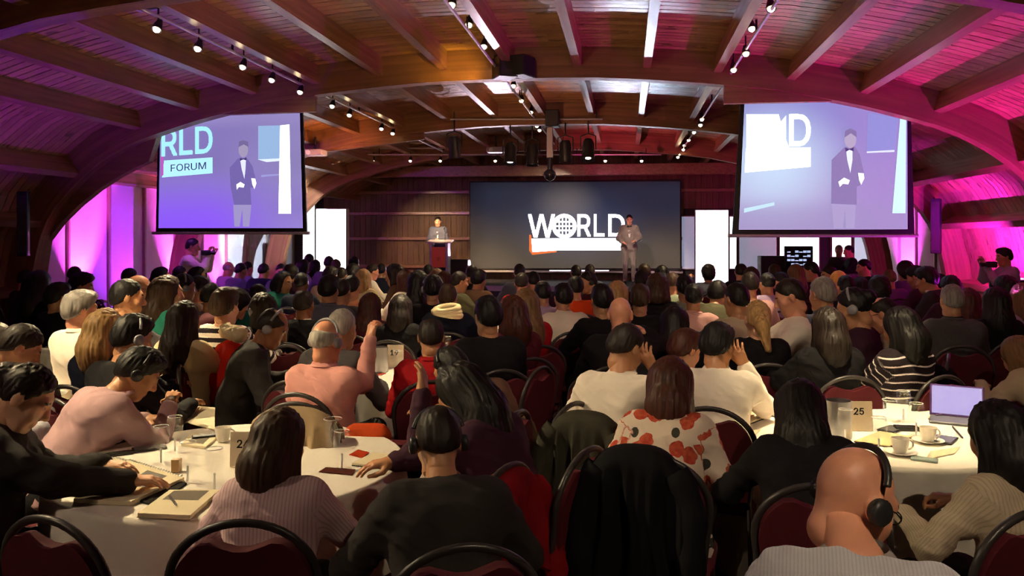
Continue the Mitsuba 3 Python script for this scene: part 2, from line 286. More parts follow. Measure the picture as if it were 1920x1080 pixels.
# soffits of the side bays, from the roof's eave out to the window walls
(aL, zL), (aR, zR) = prof(S_EAVE_L, DECK), prof(S_EAVE_R, DECK)
put('trim_1', cat(box(abs(XL - (aL + XC)) + .3, 12.5, .06, (XL + aL + XC) / 2 - .1, 16.8, zL + .06), box(.14, 12.4, .26, aL + XC - .02, 16.8, zL - .12)), 'mat_purlin'); lab('trim_1', 'timber eave beam and soffit over the left side bays', kind='structure')
put('trim_2', cat(box(abs(XR - (aR + XC)) + .3, 8.4, .06, (XR + aR + XC) / 2 + .1, 18.9, zR + .06), box(.14, 8.3, .26, aR + XC + .02, 18.9, zR - .12)), 'mat_purlin'); lab('trim_2', 'timber eave beam and soffit over the far right bays', kind='structure')
# gable ends that close the side bays at their near end
put('trim_3', box(2.2, .1, 3.3, -9.75, 10.55, 0), 'mat_board'); lab('trim_3', 'dark boarded end of the left side bay', kind='structure')
put('trim_4', box(.8, .1, 3.2, 6.7, 14.8, 0), 'mat_board'); lab('trim_4', 'boarded end of the far right bay', kind='structure')
# curved infill under the left half of the first arch
_in = [(74, 530), (80, 505), (100, 452), (126, 418), (160, 385), (195, 357), (230, 334), (262, 317), (290, 304)]
_inp = [(float(q[0]), float(q[2])) for q in (atY(x, y, 10.75) for x, y in _in)]
s = np.linspace(-SMAX, -5.15, 30); a0, z0 = prof(s, .08)
poly = list(zip(a0 + XC, z0)) + _inp[::-1] + [(_inp[0][0] - .03, 0.0)]
_m = mv(prism(poly, .12), y=10.61)
put('trim_5', _m, 'mat_beam', uv=np.stack([_m[0][:, 0], _m[0][:, 2]], 1)); lab('trim_5', 'curved timber infill behind the left leg of the arch', kind='structure')

# end wall: boards with horizontal rails
YB = 22.55
put('wall_back', box(17.2, .1, 5.0, -1.5, YB + .12, 0), 'mat_dark'); lab('wall_back', 'dark boarded end wall behind the stage', kind='structure')
bx0, bx1 = atY(606, 400, YB)[0], 5.6
n = int((bx1 - bx0) / .16)
xw = atY(1279, 450, YB)[0]
for i in range(n):
    x = bx0 + (i + .5) * .16; z0 = 0 if x < xw else atY(1300, 391, YB)[2]
    part('wall_back', 'board', box(.152, .03, 4.7 - z0, x, YB + .05 + RNG.uniform(-.004, .004), z0), 'mat_board')
for r, y in enumerate((331, 361, 400, 447, 499)):
    z = atY(740, y, YB)[2]; x1 = bx1 if y < 380 else xw
    part('wall_back', 'rail', box(x1 - bx0, .1, .09, (bx0 + x1) / 2, YB - .02, z - .05, bev=.01), 'mat_purlin')
# windows in the end wall: daylight behind blinds
def pane(name, px0, py0, px1, py1, col, power, Y, lbl, frame=True):
    (xa, _, za), (xb, _, zb) = atY(px0, py1, Y), atY(px1, py0, Y)
    put(name, box(xb - xa, .05, zb - za, (xa + xb) / 2, Y + .05, za), 'mat_frame'); lab(name, lbl, kind='structure')
    m = .03
    v = np.array([[xa + m, Y, za + m], [xb - m, Y, za + m], [xb - m, Y, zb - m], [xa + m, Y, zb - m]])
    part(name, 'blind', (v, np.array([[0, 1, 2, 3]])), 'mat_panel', emitter=emit(col, power, .4))
BL = (.55, .72, 1.0)
pane('window_1', 1276, 404, 1304, 506, (.42, .5, .72), .42, YB - .04, 'blue grey blind just right of the big stage screen')
pane('window_2', 1366, 404, 1383, 506, (.65, .85, 1), 1.6, YB - .04, 'narrow strip of bright window right of the tall light box')
pane('window_3', 1384, 404, 1458, 506, (.42, .52, .66), .40, YB - .04, 'wide blue grey blind under the left edge of the right hanging screen')
pane('window_4', 1460, 404, 1538, 516, (.85, .95, 1), 1.7, YB - .04, 'bright window behind the control desk monitors')
pane('window_5', 1558, 404, 1598, 516, (1, .97, .85), 1.5, YB - .04, 'bright window behind the two operators at the desk')
pane('window_6', 1600, 404, 1650, 516, (.5, .68, .8), .75, YB - .04, 'pale blue window beside the pink arch leg')
pane('window_7', 566, 374, 592, 520, (.85, .94, 1), 1.2, YB - .06, 'bright window left of the left light box')
pane('window_8', 545, 318, 606, 357, (.8, .88, 1), .62, YB - .06, 'upper window high in the left corner of the end wall')
z0 = atY(580, 372, YB)[2]; put('trim_6', box(2.2, .14, .22, atY(575, 372, YB)[0], YB - .1, z0), 'mat_purlin'); lab('trim_6', 'timber beam between the upper and lower left corner windows', kind='structure')
for x0, x1, y0, y1, Y, nm in ((600, 1392, 304, 334, 20.6, 'trim_7'), (562, 836, 268, 303, 19.5, 'trim_8')):
    (xa, _, za), (xb, _, zb) = atY(x0, y1, Y), atY(x1, y0, Y); put(nm, box(xb - xa, .12, zb - za, (xa + xb) / 2, Y + .06, za, bev=.01), 'mat_purlin'); lab(nm, 'long timber header across the stage opening' if nm == 'trim_7' else 'upper timber header over the left of the stage', kind='structure')
# valances: timber boards hanging under arches one and two
def valance(x0, x1, ytop, ybot, Y, lbl):
    k = key('screen_valance'); (xa, _, zb), (xb, _, _) = atY(x0, ybot, Y), atY(x1, ybot, Y); zt = HC + (HOR - ytop) / 1500 * Y
    xs = np.linspace(xa, xb, 14); top = np.array([zt if abs(x - XC) < 1 else np.interp(abs(x - XC), _pa, _pz) + .06 for x in xs])
    poly = list(zip(xs, top)) + [(xb, zb), (xa, zb)]
    m = mv(prism(poly, .09), y=Y); put(k, m, 'mat_beam', uv=np.stack([m[0][:, 0], m[0][:, 2] * .8], 1)); lab(k, lbl, 'valance')
valance(380, 590, 165, 214, ARCH_Y[2] + .04, 'flat timber board under the roof arch, above the left hanging screen')
valance(1358, 1560, 155, 194, ARCH_Y[2] + .04, 'flat timber board under the roof arch, above the right hanging screen')
valance(560, 795, 236, 265, ARCH_Y[3] + .04, 'reddish timber board under the second arch, right of the left screen')
# low ledge along the right wall
k = 'wall_ledge'; put(k, box(.75, 2.6, 1.05, 5.95, 12.9, 0, bev=.02), 'mat_board'); lab(k, 'low timber ledge along the pink lit right wall', kind='structure')
put('ledge_lamp', box(.2, .26, .14, 5.55, 12.45, 1.051, bev=.02), 'mat_black'); lab('ledge_lamp', 'small floodlight glowing pink on the ledge of the right wall', 'uplight')
part('ledge_lamp', 'lens', box(.15, .2, .02, 5.55, 12.45, 1.19), 'mat_lens', emitter=emit((1, .3, .75), 6))

# ---------------------------------------------------------------- stage
k = 'stage'; sx0, sx1 = -6.0, atD(1372, 500, 20.2)[0]; ZS = .62; YS0 = 19.4
put(k, box(sx1 - sx0, YB - YS0 - .1, ZS, (sx0 + sx1) / 2, (YS0 + YB) / 2, 0, bev=.015), 'mat_dark'); lab(k, 'low dark stage platform at the end of the hall', 'stage')
part(k, 'front_edge', box(sx1 - sx0, .03, .13, (sx0 + sx1) / 2, YS0 - .015, ZS - .13), 'mat_rail', label='pale front edge')
part(k, 'skirt', box(sx1 - sx0 - .1, .02, ZS - .14, (sx0 + sx1) / 2, YS0 - .005, 0), 'mat_black')
YSC = YB - .35
# big screen behind the stage
def quad(px, Y): return np.array([atY(x, y, Y) for x, y in px])
def flat(px, Y):
    """A flat polygon from its corners on the plane at Y."""
    from shapely.geometry import Polygon
    p = quad(px, Y); t = trimesh.creation.triangulate_polygon(Polygon(p[:, [0, 2]]), engine='earcut'); v = np.array(t[0])
    return np.stack([v[:, 0], np.full(len(v), Y), v[:, 1]], 1), np.array(t[1])
def text(s, x0, y0, x1, y1, Y, bold=True, skew=0.0):
    m = meshkit.text_mesh(s, 1.0, .01, bold); v, f = np.array(m.vertices), np.array(m.faces)
    lo, hi = v.min(0), v.max(0); A, B = atY(x0, y1, Y), atY(x1, y0, Y); u = (v - lo) / (hi - lo)
    x = A[0] + u[:, 0] * (B[0] - A[0]); z = A[2] + u[:, 1] * (B[2] - A[2]) + skew * (x - A[0])
    return np.stack([x, Y - .004 + .003 * (1 - u[:, 2]), z], 1), f
def ellipse(cx, cy, r, ry, n=28): return [(cx + r * math.cos(t), cy + ry * math.sin(t)) for t in np.arange(n) * 2 * math.pi / n]
def shot(k, name, m, col, power=1.0): return part(k, name, m, 'mat_matte', col=(.05, .05, .05), emitter=emit(col, power))
UVQ = np.array([[0., 1], [1, 1], [1, 0], [0, 0]])
def gradient(fn): return {'type': 'area', 'sampling_weight': 1.0, 'radiance': proc(lambda p, n, uv: fn(p, n, uv) * GAIN)}
k = 'stage_screen'; q = quad([(880, 340), (1277, 338), (1277, 505), (880, 505)], YSC); c = (q.min(0) + q.max(0)) / 2; sz = q.max(0) - q.min(0)
put(k, box(sz[0], .14, sz[2], c[0], YSC + .08, q[:, 2].min()), 'mat_dark'); lab(k, 'wide flat screen behind the stage showing the white word WORLD', 'screen')
G0, GS = q.min(0), sz
def f_stage(p, n, uv):
    u, w = (p.x - float(G0[0])) / float(GS[0]), (p.z - float(G0[2])) / float(GS[2])
    c = mix((.085, .065, .045), (.013, .02, .04), smoothstep(.1, .75, w)); c = mix(c, (.006, .007, .010), smoothstep(.86, 1.02, w) * .6)
    c = c + mi.Color3f(.10, .075, .045) * smoothstep(.35, 0.0, dr.sqrt(dr.square((u - .47) * 1.7) + dr.square(w - .72)))
    c = c + mi.Color3f(.02, .03, .07) * smoothstep(.55, 0.0, dr.sqrt(dr.square((u - .52) * 1.4) + dr.square(w - .45)))
    return c * (.55 + .45 * smoothstep(0.0, .12, u))
part(k, 'picture', (quad([(882, 342), (1275, 340), (1275, 503), (882, 503)], YSC), np.array([[3, 2, 1, 0]])), 'mat_dark', uv=UVQ, emitter=gradient(f_stage))
Y1 = YSC - .012; WH = (.92, .94, 1)
shot(k, 'letter', text('W', 990, 401, 1041, 446, Y1), WH, 2.4)
from shapely.geometry import Polygon as _Pg
ring = trimesh.creation.annulus(r_min=.235, r_max=.345, height=.006, sections=40); o = atY(1058, 424, Y1)
shot(k, 'letter', mv(rx(ring, math.pi / 2), *o), WH, 2.4)
bars = [mv(box(.5, .006, .05), o[0], o[1], o[2] + dz - .025) for dz in (-.12, 0, .12)] + [mv(box(.045, .006, .56), o[0] + dx, o[1] - .001, o[2] - .28) for dx in (-.14, -.05, .05, .14)]
shot(k, 'globe', cat(*bars), WH, 1.9)
for t_, x0, x1 in (('R', 1082, 1108), ('L', 1113, 1134), ('D', 1140, 1172)): shot(k, 'letter', text(t_, x0, 401, x1, 444, Y1), WH, 2.4)
shot(k, 'banner', flat([(996, 447), (1166, 446), (1164, 470), (1044, 470), (998, 473)], Y1), WH, 2.6)
shot(k, 'banner_edge', flat([(992, 440), (996, 440), (999, 473), (1044, 469), (1044, 473), (998, 478), (992, 470)], Y1 + .004), (1, .2, .05), .9)
part(k, 'bottom_rail', box(sz[0] + .1, .1, .06, c[0], YSC + .02, q[:, 2].min() - .08, bev=.01), 'mat_rail')
part(k, 'lamp_strip', (quad([(1030, 508.5), (1142, 508.5), (1142, 506), (1030, 506)], YSC - .06), np.array([[0, 1, 2, 3]])), 'mat_lens', emitter=emit((.95, .9, 1), 1.6), label='bright strip of lamps under the picture')
# tall light boxes
for x0, x1, yt, D, zb, l in ((592, 652, 391, 19.9, 0, 'tall glowing white light box at the left end of the stage wall'), (1304, 1365, 393, 20.0, ZS, 'tall glowing white light box standing right of the big stage screen')):
    k = key('light_box'); A, B = atD(x0, yt, D), atD(x1, yt, D); w = B[0] - A[0]; h = A[2] - zb
    put(k, box(w, .22, h, (A[0] + B[0]) / 2, A[1] + .12, zb, bev=.01), 'mat_rail'); lab(k, l, 'light box')
    cx = (A[0] + B[0]) / 2
    part(k, 'front_panel', box(w - .02, .01, h - .04, cx, A[1], zb + .02), 'mat_panel', emitter=emit((1, .99, 1), 2.6, 2.0))

# hanging projection screens
def hanging(px, outer, lbl, fn, Y, bar):
    k = key('projection_screen'); o = quad(outer, Y + .02); m = (np.vstack([o, o + [0, .03, 0]]), np.array([[3, 2, 1, 0], [4, 5, 6, 7], [0, 1, 5, 4], [1, 2, 6, 5], [2, 3, 7, 6], [3, 0, 4, 7]]))
    put(k, m, 'mat_black'); lab(k, lbl, 'screen')
    part(k, 'picture', (quad(px, Y), np.array([[3, 2, 1, 0]])), 'mat_dark', uv=UVQ, emitter=gradient(fn))
    A, B = atY(bar[0], bar[2], Y + .03), atY(bar[1], bar[2], Y + .03); part(k, 'bottom_bar', tube([A, B], .022, 10), 'mat_rail', smooth=40)
    return k
YH = ARCH_Y[2] + .34
Lq = [(301, 207), (562, 205), (568, 428), (297, 428)]; Rq = [(1396, 188), (1701, 190), (1702, 430), (1385, 431)]
(lx0, _, lz0), (lx1, _, lz1) = atY(297, 428, YH), atY(568, 215, YH)
(rx0, _, rz0), (rx1, _, rz1) = atY(1385, 431, YH), atY(1702, 197, YH)
def f_left(p, n, uv):
    u, w = (p.x - float(lx0)) / float(lx1 - lx0), (p.z - float(lz0)) / float(lz1 - lz0)
    c = mix((.27, .10, .95), (.24, .19, .50), smoothstep(.0, .6, w)); c = mix(c, (.30, .25, .52), smoothstep(.3, 1.0, u) * .75); c = mix(c, (.33, .27, .58), smoothstep(.86, 1.0, w) * .8)
    return c * (.93 + .14 * noise(u * 3, w * 5))
def f_right(p, n, uv):
    u, w = (p.x - float(rx0)) / float(rx1 - rx0), (p.z - float(rz0)) / float(rz1 - rz0)
    c = mix((.42, .33, .62), (.27, .25, .62), smoothstep(.2, .9, w)); c = mix(c, (.37, .25, .62), smoothstep(.4, .9, u) * .7)
    g = smoothstep(.62, 0.05, dr.sqrt(dr.square((u - .2) * 1.1) + dr.square((w - .55) * .95))); c = mix(c, (.62, .78, 1.0), g * .9)
    return mix(c, (.36, .3, .55), smoothstep(.3, .1, w) * .5)
kl = hanging(Lq, [(297, 202), (567, 200), (575, 437), (292, 437)], 'left hanging projection screen showing RLD FORUM and a man in a suit', f_left, YH, (286, 580, 437))
kr = hanging(Rq, [(1389, 186), (1707, 186), (1715, 441), (1373, 441)], 'right hanging projection screen with washed out white lettering and a man in a suit', f_right, YH, (1365, 1722, 442))
CY = (.42, .92, 1.0)
YP = YH - .006
def picture(k, items):
    for j, (name, m, col, pw) in enumerate(items): shot(k, name, mv(m, y=-.0012 * j), col, pw)
picture(kl, [
    ('light_panel', flat([(484, 236), (528, 235), (524, 297), (484, 299)], YP), (.36, .55, .85), .9), ('light_strip', flat([(525, 235), (543, 233), (546, 401), (522, 401)], YP), (.9, 1, 1), 1.5),
    ('light_line', flat([(483, 299), (524, 297), (524, 302), (500, 304)], YP), (.75, .85, 1), 1.1), ('light_line', flat([(490, 328), (523, 326), (523, 329), (490, 332)], YP), (.4, .38, .8), .9),
    ('letters', text('RLD', 303, 241, 399, 294, YP, True, .055), CY, 1.0), ('banner', flat([(308, 301), (399, 295), (399, 325), (304, 333)], YP), (.5, .95, 1), 1.0),
    ('banner_edge', flat([(302, 291), (307, 290), (307, 328), (303, 331)], YP), (.8, .15, .75), .7),
    ('banner_letters', text('FORUM', 321, 308, 387, 322, YP - .006, False, .06), (.06, .08, .28), .8),
    ('suit', flat([(447, 297), (464, 297), (474, 312), (481, 340), (478, 352), (470, 352), (472, 384), (440, 386), (433, 350), (431, 315)], YP), (.20, .15, .46), .9),
    ('trousers', flat([(438, 384), (472, 384), (468, 425), (456, 425), (455, 392), (450, 425), (440, 425)], YP), (.40, .34, .66), .9),
    ('shirt_front', flat([(451, 300), (462, 299), (461, 318), (459, 336), (454, 318)], YP), (.75, .78, 1), 1.1),
    ('face', flat(ellipse(457, 281, 9, 14), YP), (.40, .34, .52), .95), ('hair', flat([(448, 276), (449, 266), (457, 263), (466, 266), (467, 276), (458, 271)], YP), (.2, .16, .36), .9),
    ('bow_tie', flat([(451, 296), (457, 298), (463, 295), (463, 301), (457, 299), (451, 302)], YP), (.07, .05, .18), .9),
    ('hand', flat([(444, 346), (452, 341), (460, 346), (458, 352), (449, 351), (445, 356)], YP), (.95, .93, 1), 1.2), ('hand', flat([(472, 334), (480, 335), (482, 344), (478, 355), (474, 346)], YP), (.95, .93, 1), 1.2)])
picture(kr, [
    ('light_panel', flat([(1628, 212), (1684, 222), (1678, 284), (1625, 285)], YP), (.33, .34, .8), .85), ('light_strip', flat([(1688, 219), (1699, 222), (1698, 400), (1673, 400)], YP), (.62, .95, 1), 1.1),
    ('light_line', flat([(1625, 284), (1677, 281), (1677, 285), (1625, 287)], YP), (.8, .85, 1), 1.0), ('light_line', flat([(1395, 391), (1452, 379), (1452, 385), (1395, 399)], YP), (.6, .85, 1), 1.0),
    ('letters', flat([(1399, 214), (1460, 214), (1464, 228), (1474, 216), (1474, 262), (1481, 280), (1399, 282)], YP), (.9, 1, 1), 1.6), ('letters', text('D', 1479, 213, 1520, 275, YP, True), (.9, 1, 1), 1.5),
    ('banner', flat([(1398, 278), (1520, 276), (1520, 313), (1396, 324)], YP), (.92, 1, 1), 1.7),
    ('suit', flat([(1583, 276), (1602, 274), (1612, 290), (1620, 325), (1612, 348), (1606, 350), (1606, 384), (1580, 388), (1558, 382), (1559, 300)], YP), (.30, .23, .50), .9),
    ('trousers', flat([(1559, 382), (1604, 384), (1602, 428), (1586, 428), (1584, 392), (1580, 428), (1563, 428)], YP), (.48, .4, .7), .9),
    ('shirt_front', flat([(1586, 281), (1598, 279), (1598, 300), (1594, 325), (1588, 300)], YP), (.8, .85, 1), 1.1),
    ('face', flat(ellipse(1594, 262, 11, 16), YP), (.5, .42, .6), .95), ('hair', flat([(1583, 258), (1584, 246), (1594, 241), (1605, 246), (1606, 258), (1595, 250)], YP), (.25, .2, .42), .9),
    ('bow_tie', flat([(1584, 277), (1592, 280), (1600, 276), (1600, 284), (1592, 281), (1585, 285)], YP), (.07, .05, .2), .9),
    ('hand', flat([(1571, 341), (1582, 333), (1593, 338), (1590, 346), (1580, 345), (1574, 351)], YP), (.95, .92, 1), 1.2), ('hand', flat([(1608, 324), (1619, 325), (1620, 335), (1614, 347), (1610, 338)], YP), (.95, .92, 1), 1.2)])
# ---------------------------------------------------------------- people: smooth bodies from blended round cones
def surface_nets(D, org, h):
    ins = D < 0; nx, ny, nz = D.shape
    c = sum(ins[a:nx - 1 + a, b:ny - 1 + b, e:nz - 1 + e].astype(np.int8) for a in (0, 1) for b in (0, 1) for e in (0, 1))
    cells = np.argwhere((c > 0) & (c < 8)); idx = -np.ones(c.shape, np.int32); idx[tuple(cells.T)] = np.arange(len(cells))
    pos, cnt = np.zeros((len(cells), 3)), np.zeros((len(cells), 1)); C = [(a, b, e) for a in (0, 1) for b in (0, 1) for e in (0, 1)]
    val = {o: D[cells[:, 0] + o[0], cells[:, 1] + o[1], cells[:, 2] + o[2]] for o in C}
    for o in C:
        for ax in range(3):
            if o[ax]: continue
            q = list(o); q[ax] = 1; q = tuple(q); A, B = val[o], val[q]; x = (A < 0) != (B < 0); t = np.where(x, A / np.where(A == B, 1, A - B), 0)
            p = np.array(o, float)[None] + np.eye(3)[ax] * t[:, None]; pos += p * x[:, None]; cnt += x[:, None]
    v = (cells + pos / np.maximum(cnt, 1)) * h + org
    fs = []
    for ax in range(3):
        u, w = (ax + 1) % 3, (ax + 2) % 3
        a = ins; sl = [slice(None)] * 3; s2 = [slice(None)] * 3; sl[ax], s2[ax] = slice(0, -1), slice(1, None)
        A, B = a[tuple(sl)], a[tuple(s2)]; e = np.argwhere(A != B); e = e[(e[:, u] > 0) & (e[:, w] > 0) & (e[:, u] < D.shape[u] - 1) & (e[:, w] < D.shape[w] - 1)]
        if not len(e): continue
        fl = A[tuple(e.T)]
        def at(du, dw): q = e.copy(); q[:, u] -= du; q[:, w] -= dw; return idx[tuple(q.T)]
        Q = np.stack([at(1, 1), at(0, 1), at(0, 0), at(1, 0)], 1); Q[~fl] = Q[~fl][:, ::-1]; fs.append(Q)
    return v, vf((v, np.vstack(fs)))[1]
def smin(a, b, k): h = np.maximum(k - np.abs(a - b), 0) / k; return np.minimum(a, b) - h * h * k * .25
def blob(prims, h, grow=0.0, cut=None):
    """prims: (a, b, ra, rb, k) round cones blended in order. Returns a mesh."""
    P = np.array([list(p[0]) + list(p[1]) for p in prims]); R = np.array([max(p[2], p[3]) for p in prims])[:, None] + grow
    lo = np.minimum(P[:, :3], P[:, 3:]).__sub__(R).min(0) - 2.5 * h; hi = (np.maximum(P[:, :3], P[:, 3:]) + R).max(0) + 2.5 * h
    n = np.ceil((hi - lo) / h).astype(int) + 1; D = np.full(n, 1.0, np.float32); ax = [lo[i] + np.arange(n[i]) * h for i in range(3)]
    for a, b, ra, rb, k in prims:
        a, b = np.asarray(a, float), np.asarray(b, float); m = max(ra, rb) + grow + k + 2.5 * h
        i0 = np.maximum(((np.minimum(a, b) - m - lo) / h).astype(int), 0); i1 = np.minimum(((np.maximum(a, b) + m - lo) / h).astype(int) + 2, n)
        X = ax[0][i0[0]:i1[0], None, None]; Y = ax[1][None, i0[1]:i1[1], None]; Z = ax[2][None, None, i0[2]:i1[2]]
        d = b - a; L = d @ d + 1e-12; t = np.clip(((X - a[0]) * d[0] + (Y - a[1]) * d[1] + (Z - a[2]) * d[2]) / L, 0, 1)
        q = np.sqrt((X - a[0] - t * d[0]) ** 2 + (Y - a[1] - t * d[1]) ** 2 + (Z - a[2] - t * d[2]) ** 2) - (ra + (rb - ra) * t) - grow
        S = D[i0[0]:i1[0], i0[1]:i1[1], i0[2]:i1[2]]; D[i0[0]:i1[0], i0[1]:i1[1], i0[2]:i1[2]] = smin(S, q, k)
    if cut is not None: D = np.maximum(D, cut(ax[0][:, None, None], ax[1][None, :, None], ax[2][None, None, :]))
    return surface_nets(D, lo, h)
def vnormals(v, f):
    n = np.zeros_like(v); fn = np.cross(v[f[:, 1]] - v[f[:, 0]], v[f[:, 2]] - v[f[:, 0]])
    for k in range(3): np.add.at(n, f[:, k], fn)
    return n / (np.linalg.norm(n, axis=1, keepdims=True) + 1e-12)
def ell(p, c, r): q = [(p[i] - c[i]) / r[i] for i in range(3)]; k = np.sqrt(q[0] ** 2 + q[1] ** 2 + q[2] ** 2); return (k - 1) * min(r)
def grid(lo, hi, h): return [np.arange(lo[i], hi[i] + h, h) for i in range(3)]
def rc(p, a, b, ra, rb):
    a, b = np.asarray(a, float), np.asarray(b, float); d = b - a; t = np.clip(sum((p[i] - a[i]) * d[i] for i in range(3)) / (d @ d), 0, 1)
    return np.sqrt(sum((p[i] - a[i] - t * d[i]) ** 2 for i in range(3))) - (ra + (rb - ra) * t)
def field(lo, hi, h, fn):
    g = grid(lo, hi, h); p = [g[0][:, None, None], g[1][None, :, None], g[2][None, None, :]]; D = fn(p); return surface_nets(np.broadcast_to(D, [len(x) for x in g]).astype(np.float32), np.array(lo, float), h)
# --- head, looking along +y, origin at the middle of the skull
def head_field(p, fem):
    j = .92 if fem else 1.0
    d = ell(p, (0, -.012, .02), (.074, .094, .093)); d = smin(d, ell(p, (0, .032, -.045), (.058 * j, .060, .082)), .03)
    d = smin(d, rc(p, (-.03 * j, .045, -.103), (.03 * j, .045, -.103), .026, .026), .04); d = smin(d, rc(p, (0, .062, -.108), (0, .066, -.11), .02, .018), .03)
    d = smin(d, rc(p, (-.036, .072, .022), (.036, .072, .022), .017, .017), .02)
    for s in (-1, 1):
        d = -smin(-d, rc(p, (s * .032, .102, .002), (s * .034, .11, .002), .017, .017), .018)
        d = smin(d, ell(p, (s * .032, .076, .002), (.0135, .0125, .0115)), .004); d = smin(d, rc(p, (s * .048, .055, -.03), (s * .04, .066, -.04), .02, .018), .03)
        e = ell(p, (s * .077, -.012, -.008), (.011, .020, .033)); d = smin(d, e, .008)
    d = smin(d, rc(p, (0, .088, .012), (0, .112, -.034), .008, .0125), .012); d = smin(d, rc(p, (-.012, .1, -.039), (.012, .1, -.039), .009, .009), .008)
    d = smin(d, rc(p, (-.02, .087, -.071), (.02, .087, -.071), .0075, .0075), .01); d = smin(d, rc(p, (-.016, .086, -.082), (.016, .086, -.082), .008, .008), .008)
    return smin(d, rc(p, (0, -.025, -.06), (0, -.032, -.095), .05 * j, .05 * j), .03)
def head_mesh(h, fem): return field((-.11, -.14, -.205), (.11, .14, .135), h, lambda p: head_field(p, fem))
HEADS = {}
def get_head(h, fem):
    if (h, fem) not in HEADS: HEADS[h, fem] = head_mesh(h, fem)
    return HEADS[h, fem]
def head_color(v, skin, brow, bald, fem):
    c = np.tile(skin, (len(v), 1)); x, y, z = np.abs(v[:, 0]), v[:, 1], v[:, 2]
    lips = (y > .078) & (x < .024) & (z > -.087) & (z < -.066); c[lips] = skin * [.85, .5, .5] if fem else skin * [.9, .65, .62]
    eye = (((v[:, 0] ** 2) ** .5 - .032) ** 2 / .0125 ** 2 + (z - .002) ** 2 / .0075 ** 2 < 1) & (y > .07); c[eye] = [.5, .48, .46]; iris = eye & (np.abs(x - .032) < .0055); c[iris] = [.02, .014, .01]
    bw = (x > .014) & (x < .052) & (np.abs(z - .024 + .25 * (x - .03) ** 2) < .006) & (y > .06); c[bw] = brow
    return c
HAIRF = {}
def hair_mesh(style, h):
    if (style, h) in HAIRF: return HAIRF[style, h]
    def smax(a, b, k=.018): return -smin(-a, -b, k)
    def cap(p, g=1.0): return ell(p, (0, -.016, .026), (.083 * g, .103 * g, .1 * g))
    def line(p, y0=.058, low=-.02): return smax(.8 * (p[1] - y0) - .6 * (p[2] - .045) + 0 * p[0], .82 * (low + (p[1] + .02) * .72 - p[2]) + 0 * p[0], .02)
    def short(p): return smax(smin(cap(p), ell(p, (0, -.06, -.02), (.066, .05, .06)), .03), line(p))
    def full(p): d = smin(cap(p, 1.06), ell(p, (.01, .035, .085), (.062, .055, .04)), .03); return smax(smin(d, ell(p, (0, -.06, -.02), (.072, .055, .065)), .03), line(p, .066, -.032))
    def thin(p): return smax(short(p), -ell(p, (0, .03, .105), (.052, .085, .042)), .02)
    def horse(p): return smax(smax(ell(p, (0, -.018, .012), (.080, .1, .088)), line(p, .045)), p[2] - .045 + .1 * p[1] + 0 * p[0], .02)
    def longish(zl, wb, curl=0.0):
        def fn(p):
            d = smin(cap(p, 1.05), rc(p, (0, -.06, .0), (0, -.075, zl * .55), .083, .085 * wb), .05); d = smin(d, rc(p, (0, -.085, zl * .45), (0, -.1, zl + .05), .078 * wb, .05 * wb), .05)
            for s in (-1, 1): d = smin(d, rc(p, (s * .062, -.02, .04), (s * .082, -.01, max(zl * .8, -.2)), .032, .034), .035)
            d = np.maximum(d, np.where(p[2] < .06, p[1] - .05 + .35 * np.maximum(.03 - np.abs(p[0]), 0), -1)); d = np.maximum(d, -rc(p, (0, .06, .03), (0, .06, -.12), .066, .06) + 0 * p[0])
            return np.maximum(d, zl - p[2] + curl * np.sin(p[0] * 60))
        return fn
    def bun(p): return smin(smax(cap(p, 1.0), line(p, .05, -.03)), ell(p, (0, -.118, .03), (.042, .04, .042)), .02)
    def pony(p): d = smin(short(p), rc(p, (0, -.1, .02), (0, -.135, -.04), .04, .045), .02); return smin(d, rc(p, (.0, -.135, -.04), (.035, -.125, -.2), .045, .022), .03)
    def hijab(p):
        d = ell(p, (0, -.012, .02), (.092, .112, .11)); d = smin(d, rc(p, (0, -.03, -.05), (0, -.04, -.2), .085, .13), .06)
        return np.maximum(d, -ell(p, (0, .1, -.01), (.056, .07, .085)))
    def curly(p): d = ell(p, (0, -.02, .03), (.105, .118, .112)); d = smin(d, ell(p, (0, -.06, -.04), (.098, .075, .085)), .03); return np.maximum(d, -rc(p, (0, .09, .01), (0, .08, -.14), .066, .06))
    fns = dict(short=short, full=full, thin=thin, horse=horse, bob=longish(-.15, 1.08), mid=longish(-.24, 1.1), long=longish(-.36, 1.15), xlong=longish(-.44, 1.3, .012), bun=bun, pony=pony, hijab=hijab, curly=curly)
    v, f = field((-.17, -.25, -.5), (.17, .13, .16), h, fns[style]); n = vnormals(v, f)
    fr = 1 if style in ('hijab',) else 0
    a = meshkit.noise(np.stack([v[:, 0] * 95, v[:, 1] * 95, v[:, 2] * 9], 1), 3) - .5 if style != 'curly' else meshkit.fbm(v * 55, 3, 5) - .5
    v = v + n * a[:, None] * (.011 if style not in ('curly', 'hijab', 'short', 'thin', 'horse') else .02 if style == 'curly' else .007)
    HAIRF[style, h] = v, f; return v, f
def hair_color(v, col, style):
    t = meshkit.noise(np.stack([v[:, 0] * 130, v[:, 1] * 130, v[:, 2] * 7], 1), 11); return np.asarray(col)[None] * (.55 + .9 * t[:, None])
def phones_mesh(silver=False):
    a = np.linspace(-1.28, 1.28, 17); band = tube(np.stack([np.sin(a) * .094, -.02 + 0 * a, .018 + np.cos(a) * .105], 1), .0085, 8); ms = [band]
    for s in (-1, 1):
        c = ry(lathe([(.001, -.014), (.026, -.014), (.031, -.006), (.031, .006), (.024, .014), (.001, .016)], 18), s * math.pi / 2); ms.append(mv(c, s * .094, -.012, -.012))
    return cat(*ms)
